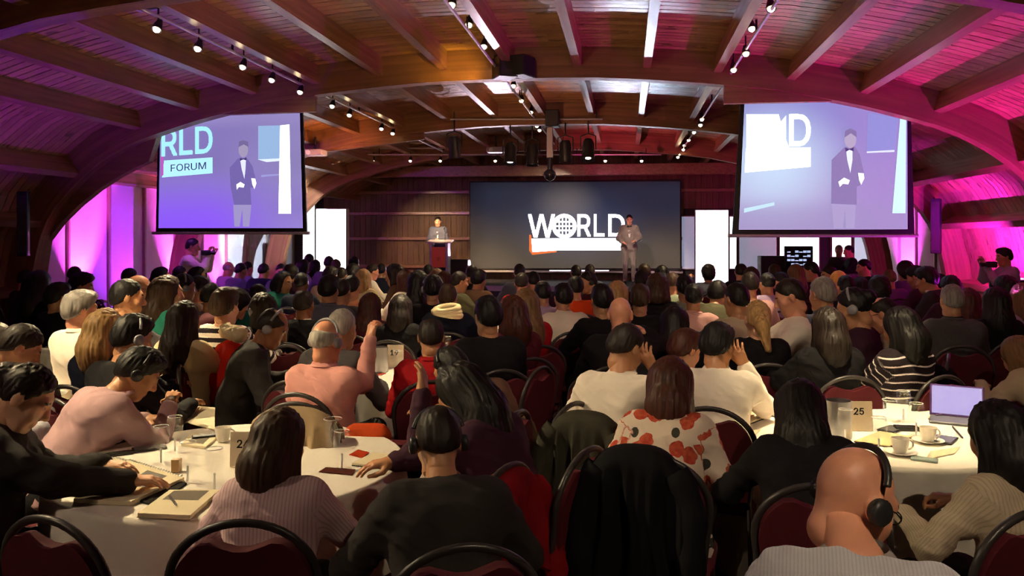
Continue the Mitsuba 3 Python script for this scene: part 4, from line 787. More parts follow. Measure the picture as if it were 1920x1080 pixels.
FAR = [
 (50, 524, 'person with dark hair at far left near the wooden wall', dict(head=35, top='plum', hc='black')),
 (75, 535, 'woman with long dark hair in front of the dark wooden wall', dict(D=8.0, head=20, hair='xlong', hc='black', top='black', **F_)),
 (141, 515, 'dark haired man against the left pink lit curtain', dict(head=25, top='purple', hc='black')),
 (154, 535, 'man with black hair in dark hooded jacket, left pink curtain behind', dict(D=8.6, head=70, hair='full', hc='black', top='plum', coat=1)),
 (244, 520, 'man in dark jacket leaning right before the purple curtain', dict(head=45, top='navy', coat=1, hc='black')),
 (304, 518, 'woman with long hair lit purple, before the second pink curtain', dict(head=55, hair='long', hc='black', top='purple', **F_)),
 (338, 514, 'purple lit person beside the woman with long purple lit hair', dict(head=60, top='purple', hc='black')),
 (372, 517, 'woman in brown top in profile below the cameraman', dict(head=70, hair='bob', hc='black', top='brown', **F_)),
 (429, 503, 'bald man lit purple, right of the tripod', dict(head=40, hair='horse', hc='silver', top='lav', skin='pink')),
 (465, 503, 'man in grey blue shirt with glasses below the left screen', dict(head=40, top='blue', hc='black')),
 (452, 507, 'dark head just left of the man in grey blue shirt', dict(head=35, top='slate', hc='black')),
 (495, 508, 'man in navy jacket below the right corner of the left screen', dict(head=15, top='navy', coat=1, hc='black')),
 (527, 509, 'bearded man facing the camera side, right of the navy jacket', dict(head=160, top='slate', hc='black', skin='pink')),
 (546, 513, 'woman with dark bushy hair left of the left light box', dict(head=30, hair='curly', hc='dark', top='plum', **F_)),
 (533, 528, 'woman in green top with her face turned right', dict(head=110, hair='bob', hc='black', top='teal', skin='tan', **F_)),
 (566, 530, 'man in navy shirt with dark skin behind the balding man in black', dict(head=10, top='navy', skin='dark', hc='black')),
 (570, 500, 'woman in white and purple top before the left light box', dict(head=40, hair='mid', hc='black', top='lav', **F_)),
 (580, 489, 'dark head rising at the left side of the left light box', dict(D=15.5, head=10, top='slate', hc='black')),
 (592, 500, 'woman with black hair at the foot of the left light box', dict(head=30, hair='mid', hc='black', top='slate', **F_)),
 (617, 494, 'person silhouetted against the left light box', dict(D=15.2, head=0, top='slate', hc='black')),
 (630, 500, 'second person silhouetted against the left light box, further right', dict(D=14.4, head=5, top='slate', hc='brown')),
 (620, 517, 'man in cream shirt leaning, in front of the left light box', dict(head=25, top='cream', hc='dark', hair='full')),
 (641, 517, 'dark haired person right of the man in cream below the light box', dict(head=20, top='greyd', hc='dark')),
 (660, 538, 'man in peach shirt with dark hair', dict(D=8.8, head=6, top='peach', hc='black', near=1)),
 (664, 495, 'woman with pinned up hair right of the left light box', dict(D=15, head=15, hair='bun', hc='black', top='greyd', **F_)),
 (663, 510, 'dark haired woman in front of the pinned up hair', dict(head=20, hair='bob', hc='black', top='white', **F_)),
 (682, 523, 'woman with greenish blonde hair in cream top', dict(head=4, hair='mid', hc='blonde', top='cream', **F_)),
 (699, 509, 'man with white collar left of the man in navy suit', dict(head=60, top='white', hc='dark', skin='pink')),
 (715, 508, 'man in navy suit before the lower wooden wall', dict(head=8, top='navy', coat=1, hc='black')),
 (738, 515, 'woman facing left with raised hands in dark jacket', dict(D=10.6, head=-70, hair='bob', hc='dark', top='brown', coat=1, pose='fold', **F_)),
 (758, 527, 'red haired woman in white top', dict(head=-40, hair='bob', hc='auburn', top='white', **F_)),
 (803, 510, 'dark head left of the lectern', dict(D=13.5, head=0, top='black', hc='black')),
 (819, 521, 'person with long light brown hair below the lectern', dict(D=11, head=0, hair='long', hc='light', top='greyd', **F_)),
 (833, 527, 'woman with rosy hair right of the lectern foot', dict(D=10.4, head=4, hair='long', hc='auburn', top='plum', **F_)),
 (862, 528, 'man in olive jacket facing right', dict(D=9.0, head=62, near=1, top='olive', coat=1, hc='dark')),
 (885, 514, 'dark head just left of the big stage screen', dict(D=11.5, head=10, top='black', hc='black')),
 (898, 525, 'man with dark hair in brown jacket below the stage screen', dict(D=9.8, head=25, top='brown', coat=1, hc='black', hair='full')),
 (974, 511, 'person in blue grey shirt before the middle of the stage', dict(D=12, head=0, top='slate', hc='black', hair='short')),
 (978, 531, 'person in red top with dark hair before the stage', dict(D=9.4, head=2, top='red', hc='dark')),
 (1080, 512, 'left one of two heads close together below the W of the screen', dict(D=12.4, head=0, top='plum', hc='black')),
 (1106, 510, 'right one of two heads close together before the stage', dict(D=12.8, head=6, top='slate', hc='dark')),
 (1102, 528, 'man with black headset looking left in dark red', dict(D=9.8, head=-105, top='maroon', hc='black', skin='tan', phones=1)),
 (1079, 539, 'person in orange red top beside the black headset man', dict(D=9.0, head=-8, top='orange', hc='black', hair='full')),
 (1159, 553, 'woman with long blonde hair turned right', dict(D=7.8, near=1, head=30, hair='long', hc='blonde', top='plum', **F_)),
 (1128, 562, 'person in black with dark hair left of the long blonde hair', dict(D=7.2, near=1, head=-10, hair='full', hc='black', top='black')),
 (1208, 512, 'grey brown head below the man standing on stage', dict(D=12, head=10, top='slate', hc='brown', hair='full', **F_)),
 (1202, 527, 'dark haired person below the standing man on stage', dict(D=10, head=10, top='black', hc='black', hair='full')),
 (1241, 514, 'tall dark hooded head right of the standing man', dict(D=12.0, head=5, top='black', hc='black', hair='mid', **F_)),
 (1234, 538, 'woman with brown hair in black, below the dark hooded head', dict(D=8.8, near=1, head=20, top='black', hc='brown', hair='bob', **F_)),
 (1284, 539, 'dark haired person with yellow sleeve left of the right light box', dict(D=8.8, near=1, head=4, top='sage', hc='black', hair='full')),
 (1328, 512, 'person silhouetted against the right light box', dict(D=12.4, head=6, top='slate', hc='black', hair='curly')),
 (1346, 545, 'person in olive green bent forward below the right light box', dict(D=8.6, near=1, head=30, lean=35, top='olive', hc='black', coat=1)),
 (1389, 510, 'balding man in dark jacket right of the right light box', dict(D=11.6, head=12, top='black', coat=1, hc='dark', hair='thin', skin='pink')),
 (1408, 519, 'woman with brown hair left of the control desk', dict(D=11, head=4, hair='mid', hc='brown', top='plum', **F_)),
 (1406, 534, 'man in pink white shirt with dark hair below the brown haired woman', dict(D=9.0, head=6, top='rose', hc='dark')),
 (1438, 532, 'woman with hair up in lilac and white, below the control desk', dict(D=9.4, head=-10, hair='bun', hc='black', top='lav', **F_)),
 (1463, 529, 'man in profile looking down left, below the desk monitors', dict(D=9.6, head=-70, pitch=25, top='lav', hc='black', skin='pink')),
 (1452, 512, 'sandy haired head in front of the control desk', dict(D=11.5, head=0, hair='short', hc='brown', top='plum')),
 (1491, 515, 'woman with long dark blonde hair in front of the control desk', dict(D=10.8, head=-6, hair='long', hc='light', top='plum', **F_)),
 (1519, 508, 'man in bright lilac shirt below the desk monitor', dict(D=11.5, head=-60, top='lav', hc='black', skin='pink')),
 (1554, 516, 'red lit face looking left in front of the desk', dict(D=10.8, head=-95, top='plum', hc='dark', skin='pink')),
 (1572, 529, 'woman in yellow headscarf', dict(D=9.4, near=1, head=6, hair='hijab', hc='yellow', top='black', **F_)),
 (1586, 538, 'dark haired person right of the yellow headscarf', dict(D=9.0, head=5, hair='full', hc='black', top='black')),
 (1612, 538, 'woman with long dark hair lit purple, left of pink arch leg', dict(D=9.4, head=-5, hair='long', hc='black', top='purple', **F_)),
 (1619, 501, 'red lit face at the foot of the pink arch leg', dict(D=13, head=-80, top='black', hc='black', skin='pink')),
 (1648, 541, 'person with round black hair below the pink arch leg', dict(D=8.8, near=1, head=5, hair='curly', hc='black', top='plum')),
 (1668, 522, 'pinkish head behind the round black hair', dict(D=11.4, head=5, hair='short', hc='light', top='purple')),
 (1697, 503, 'woman with big curly hair lit purple before the bright curtains', dict(D=11.5, head=-8, hair='curly', hc='dark', top='purple', scale=1.1, **F_)),
 (1717, 519, 'man looking down, left of the man in dark suit at right', dict(D=10, head=-40, pitch=25, hair='full', hc='black', top='plum')),
 (1737, 519, 'man in dark suit with white collar leaning left at right', dict(D=8.8, near=1, head=-35, hair='full', hc='black', top='charcoal', coat=1, collar='white', lean=22)),
 (1761, 533, 'dark head right of the man in dark suit', dict(D=9.4, head=-4, hair='short', hc='black', top='black')),
 (1782, 541, 'dark hair just above the grey haired man at the right', dict(D=8.6, head=4, hair='full', hc='black', top='plum')),
 (1886, 543, 'seated man below the standing photographer', dict(D=8.4, near=1, head=-10, hair='full', hc='black', top='maroon')),
 (1916, 560, 'person in lilac at the right edge below the photographer', dict(D=8.0, near=1, head=-10, hair='mid', hc='light', top='lav', **F_)),
 (110, 556, 'dark silhouetted person left of the grey haired man in white', dict(D=7.6, near=1, head=30, hair='full', hc='black', top='black')),
 (372, 541, 'person in beige right of the man with white earpiece', dict(D=8.4, head=40, hair='full', hc='black', top='beige')),
 (484, 556, 'person in black cap and dark top behind the headset woman', dict(D=7.9, near=1, head=8, hair='short', hc='black', top='teal')),
 (642, 546, 'dark haired person partly hidden behind the grey blue shirt', dict(D=7.9, head=12, hair='short', hc='dark', top='greyd')),
 (1000, 527, 'dark haired person beside the red top before the stage', dict(D=10.4, head=-6, hair='short', hc='black', top='plum')),
 (1262, 530, 'person raising a pale hand, left of the yellow sleeve', dict(D=9.8, head=30, hair='short', hc='brown', top='sage', pose='raise')),
]
TABLES = [(442, 3.66, .76), (1626, 4.32, .78), (765, 6.1, .76), (1492, 6.9, .76), (1950, 8.2, .8), (95, 5.9, .7), (1342, 9.0, .74), (905, 8.9, .74), (548, 9.0, .74), (300, 9.0, .74), (735, 11.6, .74), (1060, 11.4, .74)]
# settle: people keep their place in the picture but move a little nearer or farther until nobody sits in another's lap or in a table
def _xy(px, D): q = EYE + (CR * ((px - 960) / F) + CF) * D; return q[:2]
CROWD = PEOPLE + FAR; _D = np.array([kw.get('D') or (HC - 1.235) * F / (py - HOR) for px, py, l, kw in CROWD]); _D0 = _D.copy(); _px = np.array([q[0] for q in CROWD])
_lim = np.where(_D0 < 5.0, .035, np.where(_D0 < 7, .08, .14)); _tc = [(np.array(axis(x, D)), r) for x, D, r in TABLES]
for it in range(260):
    pos = np.array([_xy(x, D) for x, D in zip(_px, _D)]); mvv = np.zeros(len(_D))
    d = pos[:, None] - pos[None]; r = np.linalg.norm(d, axis=2); np.fill_diagonal(r, 9)
    for i, j in np.argwhere(r < .56):
        mvv[i] += .05 * (1 if (_D[i], i) > (_D[j], j) else -1) * (.6 - r[i, j])
    for c, rr in _tc:
        e = np.linalg.norm(pos - c, axis=1); near_ = e < rr + .14
        mvv[near_] += .05 * np.sign(_D[near_] - np.linalg.norm(c) * .995) * (rr + .2 - e[near_])
    _D = np.clip(_D + mvv, _D0 * (1 - _lim), _D0 * (1 + _lim))
for (px, py, l, kw), D in zip(CROWD, _D): P(px, py, l, **{**kw, 'D': float(D)})
# people on their feet
kL = P(821, 417, 'man in dark blazer standing behind the lectern on stage', D=20.3, near=1, head=180, hair='short', hc='black', top='slate', coat=1, pose='clasp', skin='pink', stand=True, zfloor=ZS, trousers='navy', lean=2, scale=.97)
kS = P(1180, 415, 'man in grey suit and bow tie standing on the right half of the stage', D=20.4, near=1, head=-172, hair='short', hc='dark', top='8a7f76', coat=1, pose='gest', skin='pink', stand=True, zfloor=ZS, trousers='948a80', lean=0, scale=1.0)
P(362, 462, 'man filming with a camera on a tripod by the left curtains', D=12.6, near=1, head=80, hair='short', hc='black', top='white', pose='camera', skin='tan', stand=True, lean=4)
P(1882, 481, 'man in pale lilac shirt standing with a camera by the pink wall', D=10.9, near=1, head=-82, hair='full', hc='black', top='lav', pose='camera', skin='tan', stand=True, lean=3)
P(1591, 487, 'operator in profile sitting behind the control desk', D=15.6, head=-80, hair='short', hc='black', top='black', lean=4, zfloor=.42, seat=None)
P(1573, 489, 'grey haired operator beside the other one behind the control desk', D=16.2, head=200, hair='short', hc='silver', top='greyd', lean=4, zfloor=.42, seat=None)

def shirt_front(who, w, tie):
    k, J, Rw, root = who; c, n = J['C'], J['N']; y = .138
    pts = np.array([[-w, n[1] + .075, n[2] - .02], [w, n[1] + .075, n[2] - .02], [.012, c[1] + y, c[2] - .15], [-.012, c[1] + y, c[2] - .15], [-w * .8, c[1] + y - .004, c[2] + .02], [w * .8, c[1] + y - .004, c[2] + .02]])
    V = np.vstack([pts, pts - [0, .03, 0]]); h = trimesh.convex.convex_hull(V); put(k + '__shirt_front', (np.array(h.vertices) @ Rw.T + root, np.array(h.faces)), 'mat_matte', col=srgb('e8e0dc'))
    if tie:
        b = cat(*[blob([((s_ * .045, 0, 0), (s_ * .008, 0, 0), .016, .006, .01)], .006) for s_ in (-1, 1)]); put(k + '__bow_tie', (mv(b, 0, n[1] + .1, n[2] - .005)[0] @ Rw.T + root, b[1]), 'mat_matte', smooth=True, col=(.02, .02, .02))
shirt_front(kS, .05, True); shirt_front(kL, .035, False)
# ---------------------------------------------------------------- chairs
def dome(w, h, r0, n=18):
    """Outline of a chair back: straight sides that narrow a little downward, a round top; from bottom left over the top to bottom right."""
    t = np.linspace(math.pi, 0, n); top = [(w / 2 * math.cos(a), h - .5 * w * .86 + .5 * w * .86 * math.sin(a)) for a in t]
    return [(-w / 2 * r0, 0)] + top + [(w / 2 * r0, 0)]
_pad = dome(.405, .43, .86); _pad = [(x, min(z, .412 - .04 * math.exp(-(x / .085) ** 2))) for x, z in _pad]
def lean_back(m): v, f = vf(m); v = v.copy(); v[:, 1] -= np.maximum(v[:, 2] - .45, 0) * .16; return v, f
_bk = mv(prism(_pad, .05), y=-.225, z=.50)
_o = dome(.43, .475, .84, 20); _fr = [(x, -.2, z + .48) for x, z in _o]; _fr = [(_fr[0][0], -.2, .02)] + _fr + [(_fr[-1][0], -.2, .02)]
_frame = tube(_fr[1:-1], .0135, 8)
_seat = box(.43, .43, .075, 0, .01, .42, bev=.022)
_legs = [tube([(sx * .19, .2, .43), (sx * .205, .215, 0.0)], .0125, 6) for sx in (-1, 1)] + [tube([(sx * .182, -.2, .5), (sx * .195, -.25, 0.0)], .0125, 6) for sx in (-1, 1)]
CH = {'seat': (split(_seat, 50), 'mat_maroon'), 'backrest': (split(lean_back(_bk), 40), 'mat_maroon'), 'frame': (lean_back(_frame), 'mat_chairframe'), 'leg': (_legs[0], 'mat_chairframe'), 'leg_001': (_legs[1], 'mat_chairframe'), 'leg_002': (_legs[2], 'mat_chairframe'), 'leg_003': (_legs[3], 'mat_chairframe')}
CHP = {n: mikit.ply(m, b, smooth=True) for n, (m, b) in CH.items()}
CHAIR_OF = {}
def chair(root, R, label, far=False, group=None, shift=0.0):
    k = key('chair'); M = np.eye(4); M[:3, :3] = R; M[:3, 3] = np.asarray(root) + R @ np.array([0, shift, 0])
    for n, d in CHP.items(): scene[k + '__' + n] = {**d, 'to_world': T(M)}
    lab(k, label, 'chair', group); return k, M
PLACED = []
SHORT = lambda l: ' '.join(l.split()[:10]).rstrip(',')
for root, R, tag, D, k, l in SEATS:
    if any(math.hypot(root[0] - q[0], root[1] - q[1]) < .22 for q in PLACED): continue
    PLACED.append(root[:2]); CHAIR_OF[l] = chair(root, R, 'maroon chair of the ' + SHORT(l), False, None, -.03)[1]
def empty_chair(px, pyt, D, head, label, ztop=.93):
    p = atD(px, pyt, D); A = rotz(math.radians(-head) + TH); r = np.array([p[0], p[1], 0]) + A @ np.array([0, .27, 0]); PLACED.append(r[:2]); return chair(r, A, label)
empty_chair(95, 1005, 2.36, 22, 'empty maroon chair with dark frame in the bottom left corner')
empty_chair(1012, 690, 5.1, -62, 'maroon chair seen from the side, right of the broad man in black')
empty_chair(968, 775, 3.8, -68, 'maroon chair seen edge on, right of the very long black hair')
empty_chair(1825, 632, 6.7, 6, 'empty maroon chair in front of the lilac lit table at right')
c_beige, M_beige = empty_chair(556, 715, 4.0, 8, 'chair under a beige jacket, between pink shirt and table 24')
c_g, M_g = empty_chair(105, 622, 6.1, 20, 'chair under a grey jacket, below the bright white shirt')
c_l, M_l = empty_chair(25, 588, 7.0, 20, 'chair under a beige patterned coat at the left edge')
c_k, M_k = empty_chair(1722, 665, 5.5, -14, 'chair under a black coat beside the thin striped top')
empty_chair(1932, 905, 2.42, -20, 'maroon chair behind the beige ribbed sweater, bottom right corner')
c_r, M_r = empty_chair(948, 845, 2.9, -60, 'chair under a red coat right of the dark suit at table 24')
c_w, M_w = empty_chair(912, 750, 3.95, -40, 'chair under a brown jacket beside the very long black hair')
def chair_of(words, dz=0.0, dx=0.0): M = next(M for l, M in CHAIR_OF.items() if words in l).copy(); M[:3, 3] += M[:3, :3] @ np.array([dx, -.005, dz]); return M
# ---------------------------------------------------------------- coats and jackets over chair backs
def coat(M, col, label, drop=.45, w=.22, seed=0, front=.16, cat_='coat', sleeves=True):
    """A garment over a chair back: shoulders along the top rail, a back panel that hangs down in folds, a shorter front, two sleeves."""
    k = key(cat_); rng = np.random.default_rng(seed); n, m = 44, 26; u = np.linspace(-1, 1, n)
    path = []
    for j in range(m):
        t = j / (m - 1) * (drop + front + .1)
        if t < front: path.append((-.315 + .115 + .02, .90 - (front - t), 1))
        elif t < front + .1: a = (t - front) / .1 * math.pi; path.append((-.275 + .06 * math.cos(a), .905 + .045 * math.sin(a), 0))
        else: path.append((-.34 - .05 * (t - front - .1), .9 - (t - front - .1), -1))
    V = np.zeros((m, n, 3)); ph = rng.uniform(0, 6, 4)
    for j, (y, z, s) in enumerate(path):
        hang = max(0, .9 - z); fold = .022 * min(1, hang / .15) * (np.sin(u * 7 + ph[0]) + .7 * np.sin(u * 13 + ph[1] + z * 2) + .4 * np.sin(u * 23 + ph[2]))
        ww = w * (1 + .22 * min(1, hang / .4)); sh = -.075 * np.abs(u) ** 2.6
        V[j] = np.stack([u * ww + .01 * np.sin(z * 14 + u * 3), y + (-fold - .012 if s <= 0 else fold * .3), z + sh + .012 * np.sin(u * 5 + ph[3]) * (j in (0, m - 1))], 1)
    a = sheet(V); b = sheet(V + np.array([0, .012, -.006])); b = (b[0], b[1][:, ::-1]); sl = []
    for sg in (-1, 1) if sleeves else ():
        p = [(sg * (w - .02), -.31, .86), (sg * (w + .045), -.345, .70), (sg * (w + .04), -.37, .52), (sg * (w + .02), -.36, .36)]
        sl.append(tube(np.array([np.array(PchipInterpolator(range(4), p)(t)) for t in np.linspace(0, 3, 12)]), .052 + .006 * np.sin(np.arange(12) * 2.1), 10))
    v, f = xf(cat(a, b, *sl), M); c = np.tile(srgb(col), (len(v), 1)) * (.8 + .4 * meshkit.noise(v * 14, seed))[:, None]
    put(k, (v, f), 'mat_cloth', smooth=True, col=c); lab(k, label, cat_)
coat(M_beige, 'a08a6c', 'beige jacket draped over a chair between the pink shirt and table 24', .3, .205, 1, cat_='jacket', sleeves=False)
coat(chair_of('short greying hair', .03), '3a3830', 'olive black coat draped over a chair beside the aisle', .6, .17, 2)
coat(chair_of('red flowers', .05, -.05), '0f1014', 'long black coat draped over a chair in front of the flowered blouse', .72, .165, 3)
coat(M_g, '56524e', 'grey jacket draped over a chair below the bright white shirt', .4, .26, 4, cat_='jacket')
coat(M_l, '9a846a', 'beige coat with dark marks over a chair at the left edge', .5, .24, 5)
coat(M_k, '121116', 'black coat over a chair beside the woman in thin stripes', .5, .2, 6)
coat(M_r, '7a1018', 'red coat over a chair right of the dark suit at table 24', .3, .15, 7)
coat(M_w, '54402f', 'brown jacket over a chair beside the very long black hair', .4, .2, 8, cat_='jacket')
pr_ = atD(428, 640, 5.5); A_ = rotz(math.radians(-55) + TH); Mr = np.eye(4); Mr[:3, :3] = A_; Mr[:3, 3] = [pr_[0], pr_[1], 0]; Mr[:3, 3] += A_ @ np.array([0, .3, 0]); Mr[2, 3] = 0.13
chair(Mr[:3, 3] - [0, 0, .13], A_, 'chair under the bright red jacket, beside the wide striped top')
coat(Mr, 'c92a1c', 'bright red jacket over a chair beside the wide striped top', .62, .2, 9, cat_='jacket', sleeves=False)
v, f = blob([((-.16, -.27, 1.0), (.16, -.27, 1.0), .045, .045, .03)], .014); n_ = vnormals(v, f); v = v + n_ * (meshkit.noise(v * 90, 2)[:, None] - .3) * .03; part('jacket_003', 'fur_trim', xf((v, f), Mr), 'mat_cloth', smooth=True, col=srgb('d8c8a4'), label='cream fur trim')
# cream scarf on the man in navy
p = atD(838, 588, 6.9); a = np.linspace(0, 2 * math.pi, 25)[:-1]
put('scarf', cat(*[tube([(p[0] + (.115 - .01 * i) * math.cos(t), p[1] + .01 + .1 * math.sin(t), p[2] + .02 * i - .03 * math.cos(t * 1 + i) * .6) for t in a], .028, 8, True) for i in range(3)]), 'mat_cloth', smooth=True, col=srgb('d8c8a0')); lab('scarf', 'cream scarf wound round the neck of the man in navy', 'scarf')
# orange bag under the pink shirt
p = atD(685, 802, 4.15); v, f = blob([((-.08, 0, .06), (.08, 0, .06), .05, .05, .03), ((-.06, .02, .08), (.06, .02, .08), .04, .04, .03)], .014); v = v + meshkit.fbm(v * 14, 3)[:, None] * .015
v[:, 2] -= v[:, 2].min(); put('bag', rz((v, f), TH) if 0 else (v + [p[0], p[1], p[2] - .1], f), 'mat_cloth', smooth=True, col=srgb('b8431c')); lab('bag', 'orange red bag on a seat below the man in the pink shirt', 'bag')
v, f = box(.46, .42, .06, p[0], p[1], p[2] - .165, bev=.02); kk = key('chair'); put(kk + '__seat', (v, f), 'mat_maroon')
for sx in (-1, 1):
    for sy in (-1, 1): part(kk, 'leg', tube([(p[0] + sx * .18, p[1] + sy * .17, p[2] - .15), (p[0] + sx * .19, p[1] + sy * .18, 0)], .0125, 6), 'mat_chairframe', smooth=True)
lab(kk, 'seat that carries the orange red bag', 'chair')
# ---------------------------------------------------------------- tables
def round_table(c, r, label, seed=0, big=False):
    k = key('round_table'); rng = np.random.default_rng(seed); n = 120 if big else 56; a = np.arange(n) * 2 * math.pi / n; rows = []
    fold = sum(rng.uniform(.4, 1) * np.sin(a * q + rng.uniform(0, 6)) for q in (7, 9, 12, 15, 19)) / 3
    for t in (0, .5, .9, .985, 1.0): rows.append((r * t * np.ones(n), np.full(n, .762 if t < .99 else .756)))
    for z in np.linspace(.735, .012, 10 if big else 6):
        h = (.75 - z) / .75; rows.append((r + .012 + h * .035 + fold * .055 * h ** .8, np.full(n, z)))
    V = np.array([np.stack([c[0] + q * np.cos(a), c[1] + q * np.sin(a), z], 1) for q, z in rows]); V = np.concatenate([V, V[:, :1]], 1)
    v, f = sheet(V); put(k + '__tablecloth', (v, f[:, ::-1]), 'mat_linen', smooth=True)
    put(k + '__tabletop', mv(lathe([(.001, .72), (r - .01, .72), (r - .01, .75), (.001, .75)], 40), c[0], c[1]), 'mat_board')
    for q in range(4): part(k, 'leg', tube([(c[0] + .5 * r * math.cos(q * 1.57 + .8), c[1] + .5 * r * math.sin(q * 1.57 + .8), z) for z in (0, .72)], .02, 6), 'mat_steel', smooth=True)
    lab(k, label, 'table'); return k
def axis2(x, D): q = EYE + (CR * ((x - 960) / F) + CF) * D; return q[0], q[1]
ZT = .764
TAB = [(442, 3.66, .76, 'round table with white cloth and the number card 24, front left', 1), (1626, 4.32, .78, 'round table with white cloth and the number card 25, front right', 1), (765, 6.1, .76, 'round table with white cloth and the number card 19', 1),
       (1492, 6.9, .76, 'round table behind the blonde ponytail, papers on it', 1), (1950, 8.2, .8, 'lilac lit round table at the far right edge', 1), (95, 5.9, .7, 'round table hidden behind the grey jacket at left', 0), (1342, 9.0, .74, 'round table with a small card, left of the leaning white shirt', 0), (905, 8.9, .74, 'round table left of the long light brown hair', 0),
       (548, 9.0, .74, 'round table with glasses behind the balding man in black', 0), (300, 9.0, .74, 'round table with a glowing laptop by the bald man with glasses', 0), (735, 11.6, .74, 'round table with white cloth right of the cream top', 0), (1060, 11.4, .74, 'round table before the middle of the stage', 0)]
for i, (x, D, r, l, big) in enumerate(TAB): round_table(axis2(x, D), r, l, i, big)
# ---------------------------------------------------------------- things on the tables
def on(px, py, z=ZT): return atZ(px, py, z)
GOB = [(.036, .002), (.012, .006), (.0055, .014), (.0055, .062), (.012, .07), (.03, .086), (.037, .115), (.036, .145), (.032, .17)]
TUM = [(.001, .003), (.028, .003), (.036, .06), (.038, .12)]
def glass(px, py, label, group, pr=GOB, s=1.0, water=.5):
    k = key('glass'); p = on(px, py); m = mv((lathe(pr, 26)[0] * s, lathe(pr, 26)[1]), *p); put(k + '__bowl', m, 'mat_glass', smooth=40); zr = pr[-1]; rr = [(zr[0] * s * math.cos(t), zr[0] * s * math.sin(t), zr[1] * s) for t in np.arange(24) * math.pi / 12]; part(k, 'rim', mv(tube(rr, .0017, 5, True), *p), 'mat_clear', smooth=True)
    if pr is GOB: part(k, 'stem', mv(tube([(0, 0, .006 * s), (0, 0, .07 * s)], .0042, 8), *p), 'mat_clear', smooth=True)
    lab(k, label, 'glass', group)
for px, py, l in ((302, 870, 'leftmost wine glass on table 24, before the lavender shirt'), (328, 848, 'tall glass behind the leftmost wine glass on table 24'), (352, 905, 'wine glass in front of the salt shaker on table 24'), (402, 920, 'wine glass nearest to the card 24'), (641, 880, 'wine glass right of the long brown hair on table 24')): glass(px, py, l, None)
glass(624, 838, 'upright water glass at the right side of table 24', None, TUM, 1.15)
for px, py, l in ((1648, 850, 'wine glass in front of the card 25'), (1694, 790, 'tall glass behind the phones on table 25'), (1585, 832, 'wine glass beside the steel jug on table 25'), (1718, 818, 'wine glass right of the tall glass on table 25')): glass(px, py, l, None)
for px, py, l in ((668, 690, 'water glass left of the jug on table 19'), (746, 700, 'wine glass in front of the jug on table 19'), (838, 668, 'wine glass right of the red shirt on table 19'), (560, 596, 'wine glass on the table behind the balding man in black'), (545, 598, 'left one of two glasses behind the balding man in black'), (438, 612, 'glass on the table by the wide striped top'), (1905, 640, 'wine glass on the lilac lit table at right'), (1360, 612, 'glass beside the small card at mid right'), (1668, 790, 'short glass left of the tall glass on table 25')): glass(px, py, l, None, GOB if 'wine' in l else TUM)
CUPP = [(.0, .004), (.026, .004), (.034, .03), (.041, .072), (.0385, .072), (.031, .03), (.022, .01), (.0, .01)]
def cup(px, py, label, saucer=True, handle=1):
    k = key('cup'); p = on(px, py, ZT); ht = 0.0
    if saucer:
        ks = key('saucer'); put(ks, mv(lathe([(.0, .003), (.04, .003), (.075, .014), (.074, .017), (.04, .007), (.0, .007)], 30), *p), 'mat_gloss', smooth=40, col=(.7, .66, .58)); lab(ks, 'white saucer under the ' + label, 'saucer'); ht = .006
    put(k + '__body', mv(lathe(CUPP, 26), p[0], p[1], p[2] + ht), 'mat_gloss', smooth=40, col=(.72, .68, .6))
    a = np.linspace(-1.5, 1.5, 10); h = tube([(.036 + .024 * math.cos(t), 0, .04 + .022 * math.sin(t)) for t in a], .0045, 6)
    part(k, 'handle', mv(rz(h, TH + (0 if handle > 0 else math.pi)), p[0], p[1], p[2] + ht), 'mat_gloss', smooth=True, col=(.72, .68, .6)); lab(k, label, 'cup')
cup(1688, 852, 'white coffee cup nearest the bald man on table 25'); cup(1740, 830, 'white coffee cup beside the black phone on table 25'); cup(418, 828, 'small white cup on table 24 behind the card', False)
def notebook(corners, label, pages='d8ccae', cover='c9bd9e', th=.012, patch=None, spiral=False, cat_='notebook', z=ZT, group=None):
    """A pad lying on the table, from its four corners in the frame (near left, near right, far right, far left)."""
    k = key(cat_); c = np.array([on(x, y, z + th) for x, y in corners]); lo = c.copy(); lo[:, 2] = z + .001; u = c[:, 2].mean()
    v = np.vstack([lo, c]); f = np.array([[3, 2, 1, 0], [4, 5, 6, 7], [0, 1, 5, 4], [1, 2, 6, 5], [2, 3, 7, 6], [3, 0, 4, 7]]); put(k + '__pages', (v, f), 'mat_matte', col=srgb(pages)); lab(k, label, cat_, group)
    o = c.mean(0); d = (lo - o) * [1.012, 1.012, 1] + o; e = d.copy(); e[:, 2] = z + .0035; d[:, 2] = z; part(k, 'cover', (np.vstack([d, e]), f), 'mat_matte', col=srgb(cover))
    L = lambda s, t, h=.0006: c[0] * (1 - s) * (1 - t) + c[1] * s * (1 - t) + c[2] * s * t + c[3] * (1 - s) * t + np.array([0, 0, h])
    if patch: s0, t0, s1, t1, pc = patch; q = np.array([L(s0, t0), L(s1, t0), L(s1, t1), L(s0, t1)]); part(k, 'printed_block', (q, np.array([[0, 1, 2, 3]])), 'mat_matte', col=srgb(pc))
    if spiral:
        n = 22; part(k, 'spiral', cat(*[tube([L(s, 1, 0) + np.array([0, .006 * math.cos(b), .006 * math.sin(b)]) for b in np.linspace(0, 5.2, 7)], .0012, 4) for s in np.linspace(.04, .96, n)]), 'mat_chairframe', smooth=True)
    return L
L1 = notebook([(138, 935), (245, 940), (345, 895), (240, 862)], 'spiral notebook with a grey printed block on table 24', patch=(.45, .45, .8, .9, '77706a'), spiral=True, th=.018)
L2 = notebook([(258, 962), (356, 966), (412, 918), (318, 918)], 'white notepad with a grey block and a pen at the front of table 24', patch=(.12, .55, .82, .95, '6f675c'), th=.016)
